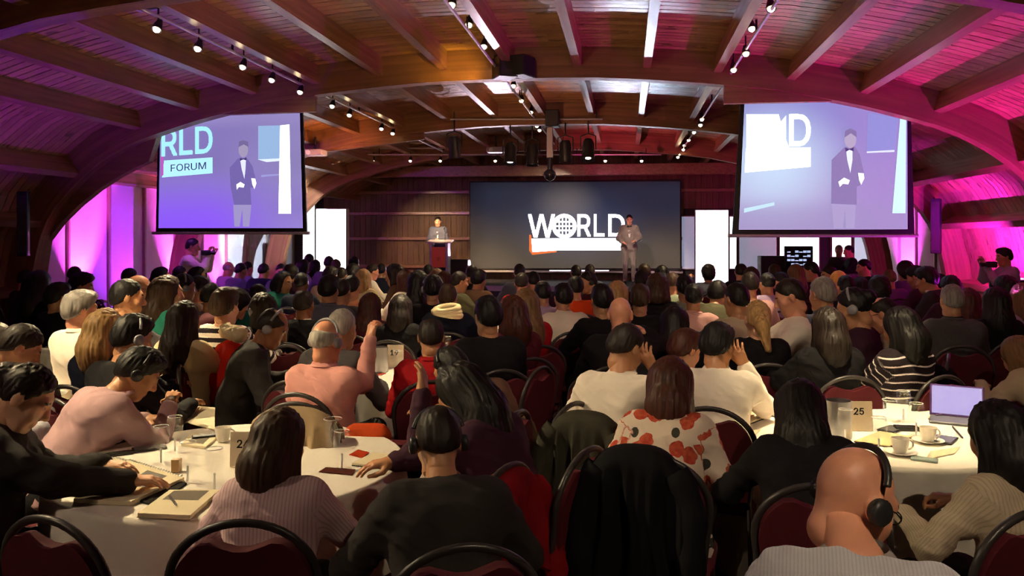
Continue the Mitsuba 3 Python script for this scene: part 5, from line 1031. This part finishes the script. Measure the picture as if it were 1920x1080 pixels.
notebook([(130, 905), (170, 915), (262, 870), (205, 856)], 'open notebook under the hand of the woman at left edge', th=.012, spiral=True)
notebook([(255, 935), (290, 948), (350, 905), (300, 893)], 'black folder beside the spiral notebook on table 24', pages='1c1a18', cover='141312', th=.006, cat_='folder')
notebook([(262, 903), (296, 908), (324, 892), (288, 885)], 'orange red brochure on table 24', pages='b8481c', cover='a03c18', th=.0035, cat_='brochure', z=ZT + .007)
notebook([(340, 832), (385, 838), (408, 818), (360, 810)], 'notebook with grey block in front of the lavender shirt', patch=(.2, .2, .8, .8, '6d665a'), th=.01)
notebook([(345, 790), (402, 806), (403, 764), (352, 760)], 'white sheet the man in cream shirt writes on', th=.004, cat_='sheet')
notebook([(660, 868), (745, 878), (790, 858), (700, 848)], 'white pad the very long haired woman writes on', cover='2a2622', th=.012)
notebook([(655, 852), (680, 858), (692, 848), (672, 843)], 'orange red folder beside the writing hand on table 24', pages='c9451c', cover='a8320f', th=.003, cat_='folder')
notebook([(598, 884), (660, 890), (666, 880), (612, 876)], 'dark red leaflet right of the long brown hair on table 24', pages='5a2a20', cover='4a1e18', th=.003, cat_='leaflet')
notebook([(1350, 790), (1395, 795), (1445, 776), (1395, 764)], 'white notepad on the left of table 25', th=.014, cover='3a352c')
notebook([(1420, 770), (1462, 780), (1482, 756), (1466, 748)], 'white pad beside the long shiny black hair on table 25', th=.012, cover='2a2622')
notebook([(1356, 818), (1410, 820), (1425, 806), (1362, 806)], 'plain white paper at the left rim of table 25', th=.003, cat_='sheet')
notebook([(1602, 826), (1668, 836), (1710, 818), (1650, 808)], 'beige folder with black edge before the card 25', pages='c2ac80', cover='1c1a18', th=.008, cat_='folder')
notebook([(1740, 782), (1812, 788), (1822, 774), (1748, 768)], 'white notepad in front of the laptop on table 25', th=.012, cover='8a6a50')
notebook([(1735, 862), (1790, 850), (1800, 838), (1745, 846)], 'small white napkin right of the coffee cups on table 25', th=.002, cat_='napkin')
notebook([(600, 690), (640, 700), (655, 686), (620, 680)], 'white paper left of the pink shirt at table 19', th=.003, cat_='sheet')
notebook([(1462, 678), (1530, 688), (1545, 670), (1480, 664)], 'grey tablet on the table behind the blonde ponytail', pages='6a655e', cover='4a4640', th=.01, cat_='tablet')
notebook([(1500, 708), (1535, 714), (1550, 700), (1515, 694)], 'white paper between the blonde and the brown haired woman', th=.003, cat_='sheet')
def slab(px, py, w, l, ang, col, label, cat_, h=.009, screen=None, z=ZT):
    k = key(cat_); p = on(px, py, z); m = mv(rz(box(w, l, h, bev=.002), TH + math.radians(ang)), *p); put(k + '__body', m, 'mat_satin', col=srgb(col)); lab(k, label, cat_)
    if screen: part(k, 'display', mv(rz(box(w * .88, l * .88, .001), TH + math.radians(ang)), p[0], p[1], p[2] + h), 'mat_gloss', col=(.1, .1, .1), **({'emitter': emit(screen, .6)} if max(screen) > .3 else {}))
slab(175, 866, .07, .14, -70, '202024', 'phone with a lit blue display beside the hand at left', 'phone', screen=(.2, .5, .9), z=ZT + .02)
slab(280, 842, .075, .15, -60, '2c2a2a', 'grey phone in front of the lavender shirt on table 24', 'phone', screen=(.05, .05, .05))
slab(222, 852, .06, .12, -60, '0c0c0d', 'black phone left of the glasses on table 24', 'phone')
slab(392, 822, .05, .16, -65, '141414', 'black case beside the small white cup on table 24', 'case', h=.02)
slab(1672, 806, .09, .15, -50, '17171a', 'black phone behind the coffee cups on table 25', 'phone', screen=(.04, .04, .05))
slab(1770, 826, .10, .16, -40, '151517', 'black phone right of the coffee cups on table 25', 'phone', screen=(.04, .04, .05))
slab(1733, 863, .06, .11, 60, '8fa39a', 'pale green phone on table 25 near the sweater', 'phone')
slab(1700, 806, .06, .12, 80, '101012', 'small black wallet behind the card 25', 'wallet', h=.02)
slab(700, 712, .07, .13, 40, '1a1716', 'dark phone on table 19 beside the pink shirt', 'phone')
slab(712, 702, .05, .1, -30, 'a8351c', 'small red booklet on table 19', 'booklet', h=.004)
slab(331, 884, .035, .035, 0, 'b8946a', 'small salt shaker among the glasses on table 24', 'salt shaker', h=.055)
def pen(a, b, z, col, label):
    k = key('pen'); p, q = on(*a, z), on(*b, z); put(k, tube([p, p * .1 + q * .9, q], [.0045, .0045, .0012], 8), 'mat_satin', smooth=40, col=srgb(col)); lab(k, label, 'pen')
pen((210, 905), (218, 925), ZT + .025, '3a2c2a', 'dark pen on the spiral notebook of table 24'); pen((318, 930), (331, 947), ZT + .023, '4a4648', 'silver grey pen on the white notepad of table 24'); pen((165, 888), (210, 870), ZT + .02, '1c1a1a', 'black pen on the open notebook at left')
pen((1385, 785), (1415, 778), ZT + .02, 'b08080', 'pink pen on the left notepad of table 25'); pen((1755, 778), (1790, 772), ZT + .02, '6a4a6a', 'purple pen on the notepad before the laptop')
pen((1786, 800), (1806, 822), ZT + .006, '2c2420', 'dark pen at the right rim of table 25')
def held(px, py, D, d, col, label, r=.004):
    k = key('pen'); p = atD(px, py, D); put(k, tube([p, p + np.array(d) * .14], [r, r], 8), 'mat_satin', smooth=40, col=srgb(col)); lab(k, label, 'pen')
# number cards, jugs
def card(px, py, num, w, h, label, ang=0):
    k = key('number_card'); p = on(px, py); m = mv(rz(rx(box(w, .004, h), -.08), TH + ang), *p); put(k + '__card', m, 'mat_matte', col=srgb('cdbfa8')); lab(k, label, 'number card')
    t = meshkit.text_mesh(num, h * .22, .0015, True); v = np.array(t.vertices); v[:, 0] -= v[:, 0].mean(); v = np.stack([v[:, 0], -v[:, 2] * 1.0 - .0026, v[:, 1] + h * .55], 1)
    part(k, 'number', mv(rz(rx((v, np.array(t.faces)), -.08), TH + ang), *p), 'mat_matte', col=(.015, .014, .016)); part(k, 'foot', mv(rz(box(w * .9, .07, .004, 0, .03), TH + ang), *p), 'mat_matte', col=srgb('cdbfa8'))
card(455, 876, '24', .115, .155, 'white number card 24 on the front left table'); card(1612, 808, '25', .14, .155, 'white number card 25 on the front right table'); card(741, 690, '19', .13, .18, 'white number card 19 on the middle table')
card(1342, 608, '3', .13, .16, 'small white number card on the table at mid right')
def jug(px, py, label, s=1.0):
    k = key('water_jug'); p = on(px, py); m = lathe([(.0, 0), (.062, 0), (.066, .01), (.06, .12), (.063, .19), (.06, .19), (.057, .12), (.06, .012), (0, .012)], 28); put(k + '__body', mv((m[0] * s, m[1]), *p), 'mat_steel', smooth=40)
    h = tube([(-.06 * s, 0, .16 * s), (-.105 * s, 0, .15 * s), (-.11 * s, 0, .08 * s), (-.062 * s, 0, .04 * s)], .006, 8); part(k, 'handle', mv(rz(h, TH), *p), 'mat_steel', smooth=True); lab(k, label, 'water jug')
jug(712, 697, 'steel water jug by the man in the red shirt'); jug(1572, 820, 'steel water jug behind the bald man with headphones')
# laptops
def laptop(px, py, ang, label, w=.31, glow=(.42, .36, .8), power=.9, z=ZT, lid='4a2a66', tilt=.35):
    k = key('laptop'); p = on(px, py, z); A = TH + ang; put(k + '__base', mv(rz(box(w, w * .68, .014, bev=.004), A), *p), 'mat_satin', col=(.1, .1, .11)); lab(k, label, 'laptop')
    l = mv(rx(box(w, .008, w * .66, bev=.003), -tilt), y=w * .34, z=.012); part(k, 'lid', mv(rz(l, A), *p), 'mat_satin', col=srgb(lid))
    s = mv(rx(mv(box(w * .92, .001, w * .58), y=-.0052, z=.012), -tilt), y=w * .34, z=.012); part(k, 'display', mv(rz(s, A), *p), 'mat_matte', col=(.1, .1, .1), emitter=emit(glow, power))
laptop(1794, 792, -.5, 'open laptop with a pale violet display on table 25', .27)
laptop(284, 556, .2, 'laptop with a glowing white display by the bald man with glasses', .3, (.8, .95, .95), 1.4)
# small decorations on people: tag on the bald man's collar
# ---------------------------------------------------------------- lectern, desk and stage gear
p = atD(825, 450, 19.7); LX, LY = p[0], p[1]; k = 'lectern'
put(k + '__shelf', mv(rx(box(.62, .42, .03, bev=.006), .14), LX, LY, ZS + 1.07), 'mat_rail'); lab(k, 'lectern with an orange front panel on the stage', 'lectern')
for sx in (-1, 1): part(k, 'side_post', box(.06, .3, 1.06, LX + sx * .2, LY, ZS, bev=.006), 'mat_rail')
part(k, 'sign', box(.34, .012, .5, LX, LY - .16, ZS + .45), 'mat_matte', col=srgb('e8804e'), label='orange sign'); part(k, 'emblem', cat(*[box(.1 - .02 * i, .004, .012, LX, LY - .168, ZS + .68 - .03 * i) for i in range(3)]), 'mat_matte', col=srgb('a8431f'))
part(k, 'back_panel', box(.34, .02, 1.0, LX, LY + .1, ZS), 'mat_black'); part(k, 'foot', box(.55, .4, .03, LX, LY, ZS, bev=.006), 'mat_rail')
m = key('lectern_microphone'); put(m, cat(tube([(LX + .12, LY + .05, ZS + 1.1), (LX + .12, LY, ZS + 1.3), (LX + .08, LY + .12, ZS + 1.4)], .006, 6), mv(lathe([(0, 0), (.014, 0), (.016, .03), (0, .05)], 10), LX + .08, LY + .12, ZS + 1.39)), 'mat_black', smooth=True); lab(m, 'thin gooseneck microphone on the lectern', 'microphone')
p = atD(863, 487, 20.6); k = 'stage_loudspeaker'; put(k + '__cabinet', box(.48, .4, .62, p[0], p[1], ZS, bev=.02), 'mat_black'); part(k, 'grille', box(.42, .01, .54, p[0], p[1] - .205, ZS + .04), 'mat_dark'); lab(k, 'black loudspeaker on the stage right of the lectern', 'loudspeaker')
# control desk
dA, dB = atD(1430, 500, 14.6), atD(1640, 500, 14.6); k = 'control_desk'
put(k + '__front', box(dB[0] - dA[0], .06, 1.12, (dA[0] + dB[0]) / 2, dA[1] - .1, 0), 'mat_black'); lab(k, 'long control desk draped in black in front of the right windows', 'desk')
part(k, 'top', box(dB[0] - dA[0], .7, .04, (dA[0] + dB[0]) / 2, dA[1] + .25, 1.08), 'mat_black')
for x, y, w, h, l in ((1452, 482, .5, .34, 'left black flight case on the control desk'), (1540, 492, .2, .1, 'small black mixer on the control desk')):
    q = atD(x, y, 14.4); kk = key('flight_case'); put(kk, box(w, .4, h - (0 if w > .3 else .04), q[0], q[1] + .1, 1.121, bev=.01), 'mat_black'); lab(kk, l, 'flight case')
q = atD(1497, 480, 14.2); k = 'monitor'; put(k + '__frame', box(.48, .06, .40, q[0], q[1], 1.24, bev=.008), 'mat_black'); part(k, 'stand', box(.2, .16, .12, q[0], q[1], 1.121, bev=.01), 'mat_black'); lab(k, 'monitor with small bright tiles on the control desk', 'monitor')
part(k, 'display', box(.43, .004, .34, q[0], q[1] - .032, 1.27), 'mat_gloss', col=(.01, .012, .02))
part(k, 'tiles', cat(*[box(.058, .003, .04 if (i + j) % 3 else .022, q[0] - .17 + .068 * i, q[1] - .036, 1.30 + .075 * j) for i in range(6) for j in range(4) if (i * 5 + j * 3) % 7]), 'mat_matte', col=(.3, .3, .3), emitter=emit((.5, .65, .95), .8))
kk = 'operator_platform'; put(kk, box(2.2, 1.6, .42, (atD(1582, 490, 15.9)[0]), atD(1582, 490, 15.9)[1] + .1, 0), 'mat_black'); lab(kk, 'black platform behind the control desk where the operators sit', 'platform')
# ---------------------------------------------------------------- tracks, spotlights, speakers, projectors
def track(p0, p1, label):
    k = key('light_track'); p0, p1 = np.array(p0), np.array(p1); put(k + '__rail', tube([p0, p1], .018, 6), 'mat_rail', smooth=True); n = max(2, int(np.linalg.norm(p1 - p0) / 1.2))
    for t in np.linspace(.04, .96, n): c = p0 + (p1 - p0) * t; part(k, 'hanger', box(.02, .02, .14, c[0], c[1], c[2]), 'mat_black')
    lab(k, label, 'light track')
HEAD = lathe([(.001, .06), (.022, .06), (.03, .03), (.045, -.03), (.048, -.06), (.043, -.06), (.001, -.045)], 14)
HEADP = mikit.ply(split(HEAD, 40), 'mat_black', smooth=True)
def track_light(p, label, group, aim=(0, 0, -1), s=1.0, glow=30):
    k = key('track_spotlight'); z = -unit(aim); x = unit(np.cross([.3, 1, .2], z)); R = np.stack([x, np.cross(z, x), z], 1) * s; M = np.eye(4); M[:3, :3] = R; M[:3, 3] = p
    scene[k + '__housing'] = {**HEADP, 'to_world': T(M)}; part(k, 'stem', tube([np.array(p) + [0, 0, .05], np.array(p) + [0, 0, .16]], .008, 6), 'mat_black', smooth=True)
    v, f = trimesh.creation.icosphere(1, .034).vertices, trimesh.creation.icosphere(1, .034).faces; part(k, 'lamp', xf((v + [0, 0, -.055], f), M), 'mat_lens', smooth=True, emitter=emit((1, .78, .42), glow)); lab(k, label, 'spotlight', group)
def row(pts, X, label, group):
    for x, y in pts:
        d = ray(x, y); D = (X - 0) / d[0]; q = EYE + d * D
        if q[1] > 1.5: track_light(q, label, group, (-.25, -.45, -.85) if q[1] > 6 else (0, -.2, -1))
def px_row(pts, Ys, group, names):
    for i, ((x, y), Y) in enumerate(zip(pts, Ys)): track_light(atY(x, y, Y), names[i], group, (0, -.5, -.87))
ord_ = ['nearest', 'second', 'third', 'fourth', 'fifth', 'sixth', 'seventh', 'eighth', 'ninth', 'tenth', 'eleventh', 'twelfth', 'thirteenth', 'fourteenth']
def names(side, n): return [f'glowing spotlight, {ord_[i]} from the viewer on the {side} ceiling track' for i in range(n)]
XL3, XR3 = prof(-3 * PSTEP, .1)[0] + XC - .16, prof(3 * PSTEP, .1)[0] + XC + .16
def depth_at_x(x, y, X): d = ray(x, y); return X / d[0] * d[1]
left = [(297, 47), (373, 84), (457, 119), (511, 144), (564, 167), (624, 194), (656, 211), (716, 237), (737, 246)]
cen = [(848, 2), (880, 40), (908, 81), (932, 113), (963, 156), (978, 184), (996, 206), (1004, 222), (1007, 232), (1012, 240)]
rig = [(1445, 8), (1409, 47), (1398, 94), (1375, 125), (1357, 148), (1316, 219), (1313, 230), (1301, 244), (1291, 259), (1283, 269), (1281, 277), (1274, 285), (1271, 291)]
px_row(left, [depth_at_x(x, y, XL3 + .0) for x, y in left], None, names('left', len(left)))
px_row(cen, [max(5, depth_at_x(x, y, XC - .16)) for x, y in cen], None, names('middle', len(cen)))
px_row(rig, [min(19, max(5, depth_at_x(x, y, XR3))) for x, y in rig], None, names('right', len(rig)))
fr_ = [590, 636, 700, 770, 826, 929, 993, 1135, 1203]
px_row([(x, 298) for x in fr_], [18.3] * 9, None, [f'{ord_[i].replace("nearest", "first")} spotlight from the left in the row over the stage front' for i in range(9)])
for s, X in ((-3, XL3), (0, XC - .16), (3, XR3)):
    for i in range(1, 4):
        y0, y1 = ARCH_Y[i] + .25, ARCH_Y[i + 1] - .08; z = float(prof(s * PSTEP, .12)[1]); track((X, y0, z), (X, y1, z), f'ceiling light track on the {["left", "middle", "right"][s // 3 + 1]} roof beam, {["near", "middle", "far"][i - 1]} bay')
for i, yy in enumerate((268, 278, 290)):
    a, b = atY(568, yy, 18.3 - .2 * i), atY(835 if i < 2 else 1240, yy, 18.3 - .2 * i); track(a, b, ['upper', 'middle', 'lower'][i] + ' horizontal rail over the left of the stage')
def can(px, py, Y, label, tilt, on_=0, s=1.0):
    k = key('stage_light'); c = atY(px, py, Y); m = lathe([(.001, .16), (.06, .16), (.085, .1), (.09, -.14), (.1, -.16), (.085, -.15), (.001, -.12)], 16); m = (m[0] * s, m[1]); A = rotx(tilt)
    put(k + '__body', mv((m[0] @ A.T, m[1]), *c), 'mat_black', smooth=40); lab(k, label, 'stage light')
    part(k, 'yoke', tube([c + [-.11 * s, 0, 0], c + [-.11 * s, 0, .2 * s], c + [0, 0, .24 * s], c + [.11 * s, 0, .2 * s], c + [.11 * s, 0, 0]], .012, 6), 'mat_black', smooth=True); part(k, 'clamp', tube([c + [0, 0, .24 * s], c + [0, 0, .42 * s]], .015, 6), 'mat_black', smooth=True)
    d = lathe([(.001, 0), (.082 * s, 0)], 16); d = (d[0] + [0, 0, -.135 * s], d[1]); part(k, 'lens', mv((d[0] @ A.T, d[1]), *c), 'mat_lens', emitter=emit((1, .93, .85), 8 if on_ else .25))
for px, py, l, t, o in ((852, 276, 'leftmost black stage light under the last arches', .2, 0), (957, 288, 'stage light second from left, glowing', -.25, 1), (998, 290, 'stage light left of the hanging white post', -.1, 0), (1060, 284, 'stage light right of the hanging white post', .05, 0), (1103, 281, 'rightmost black stage light, glowing', -.35, 1)): can(px, py, 14.6, l, t, o, 1.25)
a, b = atY(840, 246, 14.6), atY(1130, 246, 14.6); track(a + [0, 0, .22], b + [0, 0, .22], 'truss bar that carries the black stage lights')
c = atY(1031, 270, 14.5); k = 'hanging_post'; put(k, box(.11, .11, .55, c[0], c[1], c[2] - .25, bev=.008), 'mat_rail'); lab(k, 'pale square post hanging below the second arch', 'post')
c = atY(1031, 328, 14.5); k = 'hanging_camera'; ball = trimesh.creation.icosphere(3, .11); put(k + '__dome', mv((np.array(ball.vertices), np.array(ball.faces)), c[0], c[1], c[2]), 'mat_gloss', smooth=True, col=(.02, .02, .03)); part(k, 'neck', tube([c + [0, 0, .08], c + [0, 0, .34]], .05, 10), 'mat_black', smooth=40); lab(k, 'black dome camera hanging from the pale post', 'camera')
def projector(px, py, Y, label, on_):
    k = key('projector'); c = atY(px, py, Y); put(k + '__body', box(.36, .3, .11, c[0], c[1], c[2] - .05, bev=.015), 'mat_rail'); part(k, 'mount', tube([c + [0, 0, .06], c + [0, 0, .3]], .02, 8), 'mat_black', smooth=True)
    d = rx(lathe([(.001, .0), (.045, 0)], 16), math.pi / 2); part(k, 'lens', mv(d, c[0] - .08, c[1] - .152, c[2]), 'mat_lens', emitter=emit((.9, .85, 1), 9 if on_ else .6)); lab(k, label, 'projector')
projector(591, 287, 14.2, 'projector with a bright lens right of the left hanging screen', 1); projector(930, 282, 16.5, 'projector lit violet among the stage lights', 0)
def cab(px, py, Y, w, h, label, ang=0, d=.3):
    k = key('loudspeaker'); c = atY(px, py, Y); put(k + '__cabinet', mv(rz(box(w, d, h, bev=.012), ang), c[0], c[1], c[2] - h / 2), 'mat_black'); part(k, 'grille', mv(rz(box(w * .86, .008, h * .88, 0, -d / 2 - .004, h * .06), ang), c[0], c[1], c[2] - h / 2), 'mat_dark'); lab(k, label, 'loudspeaker')
    part(k, 'bracket', tube([c + [0, .08, h / 2 - .02], c + [0, .1, h / 2 + .03]], .015, 6), 'mat_chairframe', smooth=True)
cab(947, 127, 10.2, .26, .27, 'left one of two black loudspeakers on the first arch', .5); cab(981, 125, 10.2, .2, .26, 'right one of two black loudspeakers on the first arch', -.4); cab(1036, 223, 14.45, .24, .3, 'black loudspeaker on the second arch')
cab(44, 420, 9.85, .13, .88, 'tall black column loudspeaker on the left wooden wall', .5, .16); cab(1755, 424, 14.3, .15, .92, 'tall column loudspeaker lit violet on the pink arch leg', -.5, .16)
def vent(s, y, label):
    k = key('ceiling_vent'); a, z = prof(s, DECK - .03); (a2, z2) = prof(s + .1, DECK - .03); an = math.atan2(float(z2 - z), float(a2 - a)); M = lambda m: mv(ry(m, -an), float(a) + XC, y, float(z))
    put(k + '__frame', M(vf(trimesh.creation.extrude_polygon(_Pg([(-.21, -.21), (.21, -.21), (.21, .21), (-.21, .21)], [[(-.18, -.18), (.18, -.18), (.18, .18), (-.18, .18)]]), .025, engine='earcut'))), 'mat_rail'); lab(k, label, 'ceiling vent')
    for i in range(5): part(k, 'slat', M(rx(box(.36, .05, .006), .5)) if 0 else M(mv(rx(box(.36, .055, .005), .6), y=-.14 + .07 * i, z=.008)), 'mat_chairframe')
vent(3.5 * PSTEP, 7.6, 'square ceiling vent right of the right light track'); vent(-3.45 * PSTEP, 7.2, 'square ceiling vent left of the left light track')
# cameras
def camera_body(px, py, D, ang, label, tripod=False):
    k = key('video_camera'); c = atD(px, py, D); A = TH + ang; put(k + '__body', mv(rz(box(.07, .13, .08, 0, 0, -.04, bev=.01), A), *c), 'mat_black'); part(k, 'lens', mv(rz(mv(rx(lathe([(.001, 0), (.026, 0), (.03, .08), (.001, .07)], 14), -math.pi / 2), y=.06), A), *c), 'mat_black', smooth=40); lab(k, label, 'camera')
    if tripod:
        t = key('tripod'); put(t + '__column', tube([c - [0, 0, .06], [c[0], c[1], .75]], .016, 8), 'mat_black', smooth=True); lab(t, 'black tripod standing by the left curtains', 'tripod')
        for i in range(3): b = A + i * 2.094; part(t, 'leg', tube([(c[0], c[1], 1.15), (c[0] + .3 * math.cos(b), c[1] + .3 * math.sin(b), 0.0)], .012, 6), 'mat_black', smooth=True)
camera_body(386, 474, 12.5, -1.4, 'small video camera on the tripod by the left curtains', True); camera_body(1859, 496, 10.8, 1.4, 'camera held by the man in lilac by the pink wall')
def uplight(p, label):
    k = key('uplight'); put(k + '__body', mv(lathe([(.001, 0), (.09, 0), (.1, .12), (.085, .12), (.001, .1)], 16), p[0], p[1], 0.02 if len(p) < 3 else p[2]), 'mat_black', smooth=40); part(k, 'lens', mv(lathe([(.001, 0), (.08, 0)], 16), p[0], p[1], (.02 if len(p) < 3 else p[2]) + .105), 'mat_lens', emitter=emit(p[3] if len(p) > 3 else MAG, 2)); lab(k, label, 'uplight')
for p, l in (((-9.3, 13.15), 'floor uplight washing the left curtain pink'), ((-9.3, 16.2), 'floor uplight washing the curtain behind the cameraman pink'), ((-9.3, 18.0), 'floor uplight washing the curtain right of the cameraman'), ((-8.2, 14.6), 'violet floor uplight by the left curtains'), ((-6.2, 8.0), 'violet floor uplight by the left wooden wall'), ((5.2, 9.7), 'magenta floor uplight by the right wall'), ((5.75, 19.9), 'magenta floor uplight by the far right curtains'), ((5.2, 12.2, 1.06), 'second small lamp on the ledge of the right wall'), ((4.7, 17.0), 'magenta floor uplight near the third arch on the right')): uplight(p, l)
